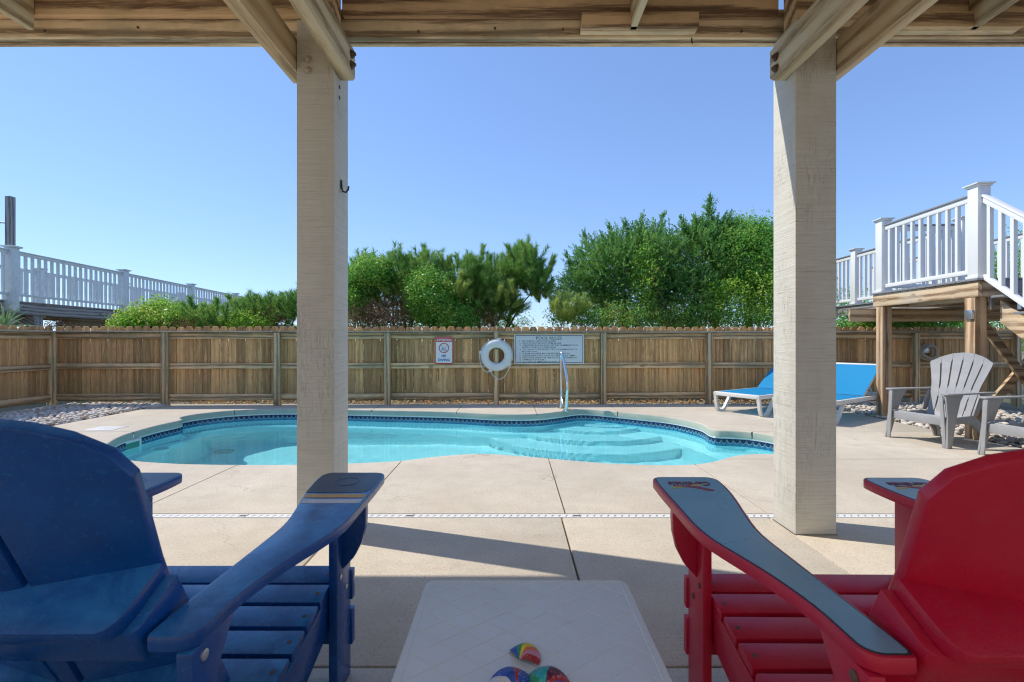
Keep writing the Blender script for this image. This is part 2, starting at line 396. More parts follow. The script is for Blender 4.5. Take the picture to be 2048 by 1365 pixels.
def pdist(X, Y):     # signed distance, positive inside
    q = np.stack([X.ravel(), Y.ravel()], 1); best = np.full(len(q), 1e9); inside = np.zeros(len(q), bool)
    for a, b in zip(PA, PB):
        ab = b-a; t = np.clip(((q-a)@ab)/(ab@ab), 0, 1); dd = np.hypot(*(q-(a+t[:,None]*ab)).T); best = np.minimum(best, dd)
        c = ((a[1] > q[:,1]) != (b[1] > q[:,1]))
        xi = (b[0]-a[0])*(q[:,1]-a[1])/((b[1]-a[1]) if b[1] != a[1] else 1e-9)+a[0]
        inside ^= c & (q[:,0] < xi)
    return np.where(inside, best, -best).reshape(X.shape)

# ------------------------------------------------------------ ground sheet, with a hole for the pool
g = MB(); zb = -.115
for (x0,x1,y0,y1) in ((-900,-5.2,-300,2600),(3.6,900,-300,2600),(-5.2,3.6,-300,3.9),(-5.2,3.6,7.9,2600)):
    g.add([(x0,y0,zb),(x1,y0,zb),(x1,y1,zb),(x0,y1,zb)], [(0,1,2,3)])
def sandmat():
    m = NM('dune_sand'); v = m.obj(); n = m.noise(v, .35, 6, .65)
    col = m.ramp(n, [(.35,(.20,.16,.10)),(.5,(.26,.22,.14)),(.66,(.10,.11,.05))])
    return m.bsdf(col, .95, m.bump(m.noise(v, 25, 4), .02))
M['sand'] = sandmat()
tag(g.build('ground', M['sand'], smooth=False), kind='structure')

def cdt_minus(rect, hole, z, keep_inside=False):
    x0,x1,y0,y1 = rect
    V = [Vector((x0,y0)),Vector((x1,y0)),Vector((x1,y1)),Vector((x0,y1))]+list(hole)
    r = delaunay_2d_cdt(V, [], [list(range(4)), list(range(4, len(V)))], 1, 1e-5)
    vs, tris, of = r[0], r[2], r[5]
    keep = [t for t, o in zip(tris, of) if 0 in o and 1 not in o]
    return vs, keep
bb = MB(); vs, tr = cdt_minus((-5.75,5.05,-2.6,8.03), offset(POOL, .03), 0); bb.add([(v.x,v.y,-.04) for v in vs], tr)
deck = thing('pool_deck', None, None); tag(deck, kind='structure')
bb.build('joint_bed', M['mortar'], deck, smooth=False)
def slab(x0, x1, y0, y1):
    gp = .0048; x0 += gp; x1 -= gp; y0 += gp; y1 -= gp
    cx0, cx1, cy0, cy1 = PA[:,0].min(), PA[:,0].max(), PA[:,1].min(), PA[:,1].max()
    if x1 < cx0 or x0 > cx1 or y1 < cy0-.05 or y0 > cy1+.05:
        mb = MB().box(x0,x1,y0,y1,-.1,0); o = mb.build('concrete_slab', M['concrete'], deck, bevel=.005, seg=2); return
    vs, tr = cdt_minus((x0,x1,y0,y1), POUT, 0)
    if not tr: return
    used = sorted({i for t in tr for i in t}); mp = {u:k for k, u in enumerate(used)}
    P = [vs[u] for u in used]; T = [tuple(mp[i] for i in t) for t in tr]
    d = pdist(np.array([p.x for p in P]), np.array([p.y for p in P]))
    rect = [min(abs(p.x-x0), abs(p.x-x1), abs(p.y-y0), abs(p.y-y1)) < 1e-4 for p in P]
    ec = {}
    for t in T:
        for a, b in zip(t, t[1:]+t[:1]): ec.setdefault((min(a,b),max(a,b)), []).append((a,b))
    bd = [v[0] for v in ec.values() if len(v) == 1]
    me = bpy.data.meshes.new('slab'); V = [(p.x,p.y,0) for p in P]; Fc = list(T); mi = [0]*len(T)
    rings = {}
    def ring(i, cope):
        if (i,cope) in rings: return rings[(i,cope)]
        p = P[i]
        if cope:
            best = None
            for a, b in zip(POOL, POOL[1:]+POOL[:1]):
                ab = b-a; t = max(0, min(1, (p-a).dot(ab)/ab.length_squared)); q = a+ab*t
                if best is None or (q-p).length < best[0]: best = ((q-p).length, q)
            dr = (best[1]-p); dr = dr.normalized() if dr.length > 1e-6 else dr
            prof = [(.009,-.0015),(.017,-.007),(.022,-.018),(.022,-.082),(-.01,-.084)]
        else: dr = Vector((0,0)); prof = [(0,-.01),(0,-.02),(0,-.03),(0,-.082),(0,-.1)]
        ids = [i]
        for (t, z) in prof: V.append((p.x+dr.x*t, p.y+dr.y*t, z)); ids.append(len(V)-1)
        rings[(i,cope)] = ids; return ids
    for a, b in bd:
        cope = (-.03 < d[a] < -.01) and (-.03 < d[b] < -.01) and not (rect[a] and rect[b])
        ra, rb = ring(a, cope), ring(b, cope)
        for k in range(5): Fc.append((ra[k], ra[k+1], rb[k+1], rb[k])); mi.append(1 if cope and k >= 2 else 0)
    me.from_pydata(V, [], Fc); me.materials.append(M['concrete']); me.materials.append(M['cope'])
    me.polygons.foreach_set('material_index', mi)
    bm = bmesh.new(); bm.from_mesh(me); bmesh.ops.recalc_face_normals(bm, faces=bm.faces); bm.to_mesh(me); bm.free()
    me.shade_smooth(); me.set_sharp_from_angle(angle=R(50))
    link('concrete_slab', me, None, deck)
def row(y0, y1, xs):
    for a, b in zip(xs, xs[1:]): slab(a, b, y0, y1)
row(-2.6, 1.575, [-5.75,-3.7,-2.38,-.99,.30,1.55,3.3,5.05])
row(1.575, 2.905, [-5.75,-3.7,-2.38,-.99,.30,1.55,3.3,5.05])
row(2.962, 5.62, [-5.75,-3.7,-2.36,-.98,.33,1.58])
row(2.962, 4.33, [1.58,5.05]); row(4.33, 5.62, [1.58,5.05])
row(5.62, 8.03, [-5.75,-4.27,-2.16,-.83,.36,1.60,3.4,5.05])

# ------------------------------------------------------------ pool shell, tiles, water
shell = thing('pool_shell', None, None); tag(shell, kind='structure')
M['gel'] = plastic('aqua_gelcoat', (.66,.90,.92), .35, (.62,.88,.91), .0002)
M['whitegel'] = flat('white_trim', (.75,.78,.76), .4)
st = .024; xs = np.arange(-4.95, 3.35, st); ys = np.arange(3.85, 7.9, st); XX, YY = np.meshgrid(xs, ys)
D = pdist(XX, YY)
def sm(a, b, x): t = np.clip((x-a)/(b-a), 0, 1); return t*t*(3-2*t)
floor = -1.05-.50*sm(.5, -3.2, XX)
ledge = -.52
Z = np.where(D < 0, -.35, ledge+(floor-ledge)*sm(.17, .34, D))
Z = np.where((D >= 0) & (D < .17), ledge+.15*(1-sm(0, .05, D)), Z)
# swim-out bench at the right end, steps at the far right
Z = np.maximum(Z, np.where(XX > 2.25, -.50-.5*sm(2.45,2.25,XX), -9))
rs = np.hypot(XX-1.22, (YY-7.62))
for rad, zz in ((.85,-.34),(1.30,-.52),(1.75,-.74)):
    Z = np.maximum(Z, np.where(D > -.05, np.where(rs < rad+.10, zz-(zz+1.6)*0+(-1.0)*sm(rad, rad+.10, rs), -9), -9))
Z = np.where(D < 0, -.33, Z)
V = np.stack([XX, YY, Z], -1).reshape(-1, 3); nx = len(xs); ny = len(ys)
idx = np.arange(nx*ny).reshape(ny, nx)
Q = np.stack([idx[:-1,:-1], idx[:-1,1:], idx[1:,1:], idx[1:,:-1]], -1).reshape(-1, 4)
Dq = D.ravel()[Q].max(1); Q = Q[Dq > -.06]
me = bpy.data.meshes.new('basin'); me.from_pydata(V.tolist(), [], Q.tolist()); me.shade_smooth()
basin = link('basin', me, M['gel'], shell)
def strip(name, off, z0, z1, mat, parent):
    P = offset(POOL, off); n = len(P); mb = MB()
    mb.add([(p.x,p.y,z0) for p in P]+[(p.x,p.y,z1) for p in P], [(i,(i+1)%n,n+(i+1)%n,n+i) for i in range(n)])
    me = mb.mesh(name, smooth=True); me.flip_normals() if False else None
    return link(name, me, mat, parent)
strip('basin_wall', .012, -.6, -.08, M['gel'], shell)
strip('coping_strip', .003, -.098, -.078, M['whitegel'], shell)
def tilemat():
    m = NM('glazed_scallop_tile'); v, r = m.rnd_vec(0); sp = m.n('ShaderNodeSeparateXYZ'); m.l(m.obj(), sp.inputs[0])
    x2 = m.math('POWER', m.math('DIVIDE', sp.outputs[0], .0335), 2)
    b = m.math('ADD', m.math('MULTIPLY', x2, .040), -.006)
    dlt = m.math('SUBTRACT', sp.outputs[2], b)
    nav = m.math('GREATER_THAN', dlt, 0); ln = m.math('LESS_THAN', m.math('ABSOLUTE', dlt), .0032)
    oi = r
    blue = m.mix(oi, (.010,.115,.27), (.02,.20,.38)); blue = m.mix(m.math('MULTIPLY', m.noise(m.obj(), 70, 3), .5), blue, (.05,.30,.42))
    col = m.mix(nav, blue, (.006,.02,.09)); col = m.mix(ln, col, (.45,.55,.50))
    return m.bsdf(col, .18)
M['tile'] = tilemat(); M['grout'] = flat('tile_grout', (.45,.52,.50), .8)
strip('grout_band', .008, -.196, -.097, M['grout'], shell)
tm = MB().box(-TP/2+.003, TP/2-.003, -.004, .004, -.048, .048).mesh('tile', bevel=.002, seg=1, smooth=False); tm.materials.append(M['tile'])
near = MB(); n = len(POOL); cnt = 0
PT = offset(POOL, .004)
for i in range(n):
    a, b = PT[i], PT[(i+1)%n]; mid = (a+b)/2; t = (b-a).normalized(); inward = Vector((-t.y, t.x))
    ang = math.atan2(inward.y, inward.x)+math.pi/2      # local -y faces the water
    if mid.y > 4.62 or inward.y < .2:
        o = link('tile' if cnt == 0 else 'tile', tm, None, shell, local=True); o.location = (mid.x, mid.y, -.147); o.rotation_euler = (0,0,ang); cnt += 1
    else:
        Mx = Matrix.Translation((mid.x, mid.y, -.147)) @ Matrix.Rotation(ang, 4, 'Z'); near.box(-TP/2+.003, TP/2-.003, -.004, .004, -.048, .048, Mx)
o = near.build('near_side_tiles', M['tile'], shell, smooth=False); o['kind'] = 'stuff'
print('tiles', cnt)
# skimmer mouth, drains, jets
sk = thing('skimmer', 'white skimmer mouth set in the tile band at the left end of the pool', 'skimmer', (-4.405,5.58,-.15), R(-88))
mb = MB(); 
for (a,b,c,d) in ((-.14,.14,.035,.06),(-.14,.14,-.06,-.04),(-.14,-.11,-.04,.035),(.11,.14,-.04,.035)): mb.box(a,b,-.022,-.004,c,d)
mb.build('faceplate', M['whitegel'], sk, bevel=.003, local=True)
MB().box(-.11,.11,-.012,-.006,-.04,.035).build('weir_flap', flat('weir_green', (.05,.28,.2), .4), sk, local=True)
for (x,y,z,r_) in ((-3.75,6.35,-1.5,.13),(-4.02,5.55,-1.53,.13)):
    pass
for k,(x,y) in enumerate(((-4.0,6.68),(-4.27,5.85))):
    i = (np.abs(xs-x)).argmin(); j = (np.abs(ys-y)).argmin(); z = float(Z[j,i])+.012
    d_ = thing('pool_drain', 'round pale grille under water, the %s' % ('larger one on the pool floor','smaller one close to the left pool wall')[k], 'drain', (x,y,z), group='grilles on the pool floor'); d_.scale = ((1,1,1),(.6,.6,.6))[k]
    MB().lathe([(.13,-.02),(.13,.008),(.115,.014),(.02,.016)], 24).build('grille', plastic('drain_grey', (.42,.60,.60), .5), d_, smooth=True, local=True)
    mb = MB()
    for a in range(8): mb.bar((0,0,.017), (.11*math.cos(a*math.pi/4), .11*math.sin(a*math.pi/4), .017), .012, .004)
    mb.build('grille_rib', M['whitegel'], d_, local=True)
# water: closed body, gently rippled top
WZ = -.182
def ripple(X, Y):
    z = np.zeros_like(X); r2 = np.random.default_rng(3)
    for k in range(26):
        a = r2.uniform(0, 2*np.pi); lam = r2.uniform(.10, .75); amp = .00042*lam**1.2*3.0
        z += amp*np.sin((X*np.cos(a)+Y*np.sin(a))*2*np.pi/lam+r2.uniform(0, 6.28))
    return z
sw = .028; wx = np.arange(-4.9, 3.3, sw); wy = np.arange(3.9, 7.85, sw); WX, WY = np.meshgrid(wx, wy)
calm = .35+.65*np.exp(-((WX-.8)**2/3.0+(WY-4.6)**2/1.2))
WZZ = WZ+ripple(WX, WY)*calm
V = np.stack([WX, WY, WZZ], -1).reshape(-1, 3); nx = len(wx); ny = len(wy); idx = np.arange(nx*ny).reshape(ny, nx)
Q = np.stack([idx[:-1,:-1], idx[:-1,1:], idx[1:,1:], idx[1:,:-1]], -1).reshape(-1, 4)
DW = pdist(WX, WY); Q = Q[DW.ravel()[Q].max(1) > -.03]
me = bpy.data.meshes.new('water'); me.from_pydata(V.tolist(), [], Q.tolist()); me.shade_smooth()
m = NM('pool_water'); gl = m.n('ShaderNodeBsdfGlass'); gl.inputs['IOR'].default_value = 1.33; gl.inputs['Roughness'].default_value = 0; gl.inputs['Color'].default_value = (.70,.985,1.0,1)
m.l(gl.outputs[0], m.out.inputs[0]); M['water'] = m.m
water = tag(link('pool_water', me, M['water']), kind='structure')
water.cycles.is_caustics_caster = True; basin.cycles.is_caustics_receiver = True
for o in shell.children: o.cycles.is_caustics_receiver = True

# ------------------------------------------------------------ trench drain
tdr = thing('trench_drain', 'long white slotted drain strip set across the concrete deck', 'drain', (0,2.9335,-.02))
MB().box(-5.74,5.04,-.028,.028,-.03,-.012).build('channel', flat('drain_dark', (.03,.03,.03), .8), tdr, local=True, smooth=False)
M['drainw'] = plastic('white_drain_plastic', (.74,.74,.72), .5)
seg_l = 1.02
k = -5.7
slots = None
def seg_mesh(L):
    mb = MB(); mb.box(0,L,-.0262,-.014,-.008,.019); mb.box(0,L,.014,.0262,-.008,.019)
    x = .004
    sh = Matrix(((1,.5,0,0),(0,1,0,0),(0,0,1,0),(0,0,0,1)))
    while x < L-.034: mb.box(x, x+.031, -.0138, .0138, -.008, .0188, Matrix.Translation((x,0,0)) @ sh @ Matrix.Translation((-x,0,0))); x += .0425
    return mb.mesh('grate', smooth=False)
sm_ = seg_mesh(seg_l-.006); sm_.materials.append(M['drainw'])
while k < 4.0:
    o = link('grate_section', sm_, None, tdr, local=True); o.location = (k, 0, 0); k += seg_l

# ------------------------------------------------------------ lids
ld = thing('square_lid', 'flat square white lid set in the concrete at the left end of the pool', 'lid', (-4.93,5.83,.002), R(4))
MB().box(-.17,.17,-.14,.14,-.03,.003).build('lid_plate', M['whiteplastic'], ld, bevel=.004, local=True)
MB().lathe([(.012,.0025),(.012,.0045)], 12).build('screw', M['galv'], ld, local=True)
ld = thing('round_lid', 'round pale concrete lid lying on the pebbles at the deck edge by the fence', 'lid', (-5.72,7.72,.0))
MB().lathe([(.155,-.04),(.17,-.01),(.17,.018),(.155,.028),(0.02,.03)], 32).build('lid_plate', M['concrete'], ld, smooth=True, local=True)
MB().lathe([(.10,.0),(.10,.033),(.095,.035),(.02,.035)], 24).build('lid_centre', M['whiteplastic'], ld, smooth=True, local=True)

# ------------------------------------------------------------ pebbles
def stone_mat(name, cols):
    m = NM(name); v, r = m.rnd_vec(9); geo = m.n('ShaderNodeNewGeometry')
    rr = m.math('FRACT', m.math('ADD', r, geo.outputs['Random Per Island']))
    nd = m.n('ShaderNodeValToRGB'); cr = nd.color_ramp; cr.interpolation = 'CONSTANT'
    while len(cr.elements) < len(cols): cr.elements.new(.5)
    for i, (e, c) in enumerate(zip(cr.elements, cols)): e.position = i/len(cols); e.color = (*c, 1)
    m.l(rr, nd.inputs[0]); c = m.mix(m.math('MULTIPLY', m.noise(v, 40, 4), .5), nd.outputs[0], (.45,.40,.34))
    return m.bsdf(c, .75, m.bump(m.noise(v, 60, 3), .003))
M['stone'] = stone_mat('river_pebble', [(.76,.70,.62),(.60,.54,.46),(.80,.77,.71),(.68,.54,.41),(.52,.50,.46),(.80,.72,.61),(.68,.65,.60)])
M['gravel'] = stone_mat('grey_gravel', [(.40,.39,.37),(.30,.29,.28),(.50,.48,.45),(.24,.22,.20),(.58,.56,.52)])
M['bedsoil'] = flat('bed_soil', (.16,.12,.08), .95)
def ico(sub, seed):
    bm = bmesh.new(); bmesh.ops.create_icosphere(bm, subdivisions=sub, radius=1); r = np.random.default_rng(seed)
    for v in bm.verts: v.co *= 1+r.uniform(-.16, .16)
    bm.verts.ensure_lookup_table(); V = np.array([v.co[:] for v in bm.verts]); Fc = np.array([[v.index for v in f.verts] for f in bm.faces]); bm.free(); return V, Fc
ICO = [ico(1, s) for s in range(4)]
STM = []
for s in range(6):
    V, Fc = ico(2 if s < 0 else 1, 20+s); me = bpy.data.meshes.new('pebble'); me.from_pydata((V*np.array([1,.78,.5])).tolist(), [], Fc.tolist()); me.shade_smooth(); me.materials.append(M['stone']); STM.append(me)
def stones_stuff(name, pts, size, mat, parent):
    Vs = []; Fs = []; n0 = 0
    for (x, y, z), s in zip(pts, size):
        V, Fc = ICO[rng.integers(4)]; a = rng.uniform(0, 6.28); ca, sa = math.cos(a), math.sin(a)
        P = V*np.array([1, rng.uniform(.6,.95), rng.uniform(.4,.7)])*s; Q_ = P.copy(); Q_[:,0] = ca*P[:,0]-sa*P[:,1]; Q_[:,1] = sa*P[:,0]+ca*P[:,1]
        Vs.append(Q_+np.array([x,y,z])); Fs.append(Fc+n0); n0 += len(V)
    Vs = np.concatenate(Vs); Fs = np.concatenate(Fs)
    me = bpy.data.meshes.new(name); me.vertices.add(len(Vs)); me.vertices.foreach_set('co', Vs.astype(np.float32).ravel())
    me.loops.add(Fs.size); me.loops.foreach_set('vertex_index', Fs.astype(np.int32).ravel()); me.polygons.add(len(Fs)); me.polygons.foreach_set('loop_start', np.arange(0, Fs.size, 3, dtype=np.int32))
    me.update(calc_edges=True); me.shade_smooth(); o = link(name, me, mat, parent); o['kind'] = 'stuff'; return o
def bed(name, x0, x1, y0, y1, ztop, nbig, nsmall, near_key):
    b = thing(name, None, None); tag(b, kind='structure')
    MB().add([(x0,y0,ztop-.045),(x1,y0,ztop-.045),(x1,y1,ztop-.045),(x0,y1,ztop-.045)], [(0,1,2,3)]).build('bed_soil', M['bedsoil'], b, smooth=False)
    pts = []
    c = 0; cell = {}
    while c < nbig*60 and len(pts) < nbig:
        c += 1; x, y = rng.uniform(x0+.04, x1-.04), rng.uniform(y0, y1); s = rng.uniform(.026,.052)
        if all((x-a)**2+(y-b_)**2 > (.75*(s+q))**2 for a,b_,q in pts[-400:]): pts.append((x,y,s))
    pts.sort(key=lambda p: near_key(p))
    for (x,y,s) in pts[:145]:
        o = link('pebble', STM[rng.integers(6)], None, b, local=True); o.location = (x,y,ztop-.012+rng.uniform(0,.02)); o.scale = (s,s,s*rng.uniform(.8,1.2)); o.rotation_euler = (rng.uniform(-.3,.3),rng.uniform(-.3,.3),rng.uniform(0,6.28))
    rest = pts[145:]
    P = [(x,y,ztop-.012+rng.uniform(0,.02)) for x,y,s in rest]; S = [s for _,_,s in rest]
    P += [(rng.uniform(x0+.02,x1-.02), rng.uniform(y0,y1), ztop-.03+rng.uniform(0,.012)) for _ in range(nsmall)]; S += [rng.uniform(.02,.042) for _ in range(nsmall)]
    stones_stuff('pebbles', P, S, M['stone'], b)
bed('pebble_bed', -7.42, -5.77, 5.2, 8.05, .015, 1100, 1800, lambda p: (p[1]+abs(p[0]+5.77)*1.2))
bed('pebble_bed', 5.07, 7.6, 4.2, 8.2, .005, 1500, 2300, lambda p: abs(p[0]-5.5)+abs(p[1]-5.2)*.6)
b = thing('gravel_strip', None, None); tag(b, kind='structure')
MB().add([(-7.4,8.04,-.03),(7.6,8.04,-.03),(7.6,8.7,-.03),(-7.4,8.7,-.03)], [(0,1,2,3)]).build('bed_soil', M['bedsoil'], b, smooth=False)
npt = 5200; X_ = rng.uniform(-5.8, 5.1, npt); Y_ = 8.05+rng.uniform(0,1,npt)**1.3*.28; stones_stuff('gravel', list(zip(X_, Y_, rng.uniform(-.03,-.012,npt))), rng.uniform(.008,.02,npt), M['gravel'], b)
# leaf litter under the fence
def leaf_quads(c, size, up=None, flatness=0.0, aspect=.5):
    n = len(c); d = rng.normal(size=(n,3)); 
    if up is not None: d = d*(1-flatness)+np.asarray(up)*flatness
    d /= np.linalg.norm(d, axis=1, keepdims=True)+1e-9
    t = np.cross(d, rng.normal(size=(n,3))); t /= np.linalg.norm(t, axis=1, keepdims=True)+1e-9; b_ = np.cross(d, t)
    s = np.asarray(size).reshape(-1,1)*np.ones((n,1))
    bend = d*s*.18
    return np.stack([c-t*s, c-b_*s*aspect+bend*0, c+t*s-bend, c+b_*s*aspect], 1).reshape(-1,3)
n_ = 2600; c = np.stack([rng.uniform(-5.6,5.0,n_), 8.14+rng.uniform(0,.45,n_), -.012+rng.uniform(0,.035,n_)], 1)
me = np_mesh('litter', leaf_quads(c, rng.uniform(.012,.03,n_), (0,0,1), .6), 4)
o = link('leaf_litter', me, leafmat('dead_leaves', (.16,.07,.03), (.30,.14,.06), (.42,.24,.12), .8, .1), b); o['kind'] = 'stuff'

# ------------------------------------------------------------ fences
FR = math.atan(.0327)
def picket_mesh(h=1.30, wd=.1308, z0=.075, seed=0):
    e = .022; hw = wd/2
    pts = [(-hw,z0),(hw,z0),(hw,h-.048),(hw-.03,h),( -hw+.03,h),(-hw,h-.048)]
    return MB().prism(pts, 0, .017, 'y').mesh('picket', bevel=.004, seg=1, smooth=False)
PK = [picket_mesh(1.30+d) for d in (0,.006,-.006,.003)]
for p in PK: p.materials.append(M['picket'])
def fence(origin, rz, npan, length, label, railmat, capmat, posts_at, zjit=.004):
    f = thing('wooden_fence', label, 'fence', origin, rz)
    L = npan*length; k = 0; n = round(L/.1385)
    for i in range(n):
        o = link('picket', PK[rng.integers(4)], None, f, local=True); o.location = ((i+.5)*.1385, rng.uniform(0,.003), rng.uniform(-zjit,zjit)); o.rotation_euler = (0, rng.uniform(-.003,.003), 0)
    for i in range(npan+1):
        if i in posts_at:
            wd = .052 if i == 0 else .046
            MB().box(i*length-wd, i*length+wd, -.105, -.004, -.08, 1.199).build('fence_post', M['fpost'], f, bevel=.003, local=True)
    for i in range(npan):
        a = i*length+(.054 if i == 0 else .048); b_ = (i+1)*length-.048
        for (z0,z1) in ((1.095,1.195),(.60,.692),(.10,.195)):
            dz = rng.uniform(-.006,.006)
            MB().box(a, b_, -.042, -.003, z0+(dz if z0 < 1 else 0), z1+(dz if z0 < 1 else 0)).build('rail', railmat, f, bevel=.002, local=True)
    for i in range((npan+1)//2):
        MB().box(i*2*length-.05+.004, min((i*2+2)*length, L)-.052, -.115, -.004, 1.2005, 1.224).build('cap_board', capmat, f, bevel=.003, local=True)
    return f
fb = fence((-7.46,7.84,0), FR, 9, 1.80, 'long weathered board fence with scalloped top behind the pool', M['rail'], M['capw'], range(10))
fl = fence((-7.47,4.22,0), R(90), 2, 1.80, 'short side run of board fence at the left beyond the pebbles', M['rail'], M['capw'], range(2))
# ------------------------------------------------------------ overhead deck and its two posts
od = thing('overhead_deck', 'underside of the timber deck overhead with beams and joists', 'deck')
BY0 = 2.826
MB().box(-4.6, 4.8, BY0, BY0+.043, 2.853, 3.02).build('beam', M['beam'], od, bevel=.003)
MB().box(-4.6, 4.8, BY0+.046, BY0+.088, 2.850, 3.02).build('beam', M['beam'], od, bevel=.003)
for (a, b_) in ((-4.6,-1.175),(-.985,1.545),(1.80,4.8)):
    MB().box(a, b_, BY0-.046, BY0-.003, 2.957, 3.14).build('ledger_board', M['beam2'], od, bevel=.003)
def joist(x, z0=2.845, y1=BY0-.05, y0=-.55, wd=.038, z1=3.14): MB().box(x-wd/2, x+wd/2, y0, y1, z0, z1).build('joist', M['joist'], od, bevel=.003)
for x in (-4.5,-3.70,-2.78,.70,-.15+.0,2.66,3.6): 
    if x != -.15: joist(x+0.0, 2.865, y1=BY0-.05)
# members bolted to the posts
PX = ((-1.185,-.978),(1.5595,1.785)) ; PY0, PY1 = 2.64, 2.865
for (a, b_) in PX:
    pass
mem = []
for (x0, x1, yend) in ((-1.262,-1.188,2.80),(-.975,-.905,2.77),(1.487,1.557,2.77),(1.788,1.86,2.80)):
    z0, z1 = 2.552, 2.735; c = .03
    MB().prism([(-.55,z0),(yend-c,z0),(yend,z0+c),(yend,z1),(-.55,z1)], x0, x1, 'x').build('post_brace_joist', M['joist'], od, bevel=.003)
for (x0, x1) in ((.40,1.07),(2.25,2.93)):
    MB().box(x0, x1, BY0-.082, BY0-.048, 2.865, 2.952).build('blocking', M['beam2'], od, bevel=.003)
    MB().box(x0, x1, BY0-.048, BY0-.002, 2.8635, 2.9535).build('blocking', M['beam'], od, bevel=.003)
MB().box(-4.7, 4.9, -.6, BY0+.10, 3.145, 3.175).build('decking', M['joist'], od, smooth=False)
for x in (-3.35,-2.75,-2.2,-.55,-.1,.3,1.35,2.1,3.3): MB().lathe([(.007,0),(.007,.006)], 8, Matrix.Translation((x, BY0-.006, 2.905+random.uniform(-.02,.02))) @ Matrix.Rotation(R(90),4,'X').inverted()).build('nail', M['rust'], od)
mb = MB().tube([(1.06,2.83,2.852),(1.06,2.83,2.83),(1.066,2.83,2.822)], .004, 6); mb.build('hook', M['blackiron'], od)

hw_ = thing('bounce_house_wall', 'pale lap-sided house wall behind the seating area, outside the photo', 'wall', (0,-2.65,0))  # unseen wall added to bounce warm sunlight in under the deck
M['siding'] = plastic('pale_siding', (.86,.76,.60), .6)
for k in range(26): MB().prism([(0,k*.18),(.03,k*.18),(.012,k*.18+.18),(0,k*.18+.18)], -7, 7, 'x').build('siding_board', M['siding'], hw_, smooth=False, local=True)
def bolt(parent, loc, axis, mat, r=.017, h=.022):
    Mx = Matrix.Translation(loc) @ Vector(axis).to_track_quat('Z','Y').to_matrix().to_4x4()
    mb = MB().lathe([(r*1.35,0),(r*1.35,.004)], 14, Mx); mb.lathe([(r,.004),(r,h*.7),(r*.7,h)], 6, Mx); mb.lathe([(r*.5,h),(r*.5,h*1.35)], 8, Mx)
    return mb.build('bolt', mat, parent, bevel=0)
def post(x0, x1, label, side):
    t = thing('support_post', label, 'post', ((x0+x1)/2, (PY0+PY1)/2, 0), group='big square posts holding up the deck')
    MB().box(x0, x1, PY0, PY1, 0, 2.835).build('shaft', M['post'], t, bevel=.004, seg=2)
    MB().box(x0+.012, x1-.012, PY0+.01, BY0-.0475, 2.836, 3.14).build('bare_top', M['beam2'], t, bevel=.003)
    MB().box(x0-.003, x1+.003, PY0-.003, PY1+.003, -.02, .002).build('base_plate', M['mortar'], t, smooth=False)
    return t
lp = post(-1.185, -.978, 'big square beige post at left centre, behind the blue chair arm, with a hook', 0)
rp = post(1.5595, 1.785, 'big square beige post at right, in front of the blue loungers', 1)
for z in (2.615,2.555): bolt(lp, (-1.122,PY0,z), (0,-1,0), M['paintbolt'])
for z in (2.545,2.485,2.60): bolt(lp, (-1.185,2.72,z), (-1,0,0), M['paintbolt'], .013, .02)
for z in (2.68,2.62): bolt(od, (-.905,2.70,z), (1,0,0), M['rust'], .018, .02)
for z in (2.665,2.60): bolt(od, (1.487,2.70,z), (-1,0,0), M['rust'], .018, .02)
for z in (2.505,2.445): MB().lathe([(.011,0),(.011,.003)], 10, Matrix.Translation((-.9785,2.72,z)) @ Matrix.Rotation(R(90),4,'Y')).build('bolt_hole', M['blackiron'], lp)
mb = MB().tube([(-.974,2.74,1.975),(-.972,2.74,1.94),(-.965,2.74,1.92),(-.945,2.73,1.912),(-.93,2.725,1.925),(-.927,2.724,1.945)], .005, 8)
mb.box(-.976,-.971,2.732,2.75,1.94,1.985); mb.build('hook', M['blackiron'], lp)
MB().tube([(-1.186,2.74,2.335),(-1.2,2.74,2.325),(-1.21,2.74,2.335),(-1.212,2.74,2.345)], .004, 6).build('hook', M['blackiron'], lp)

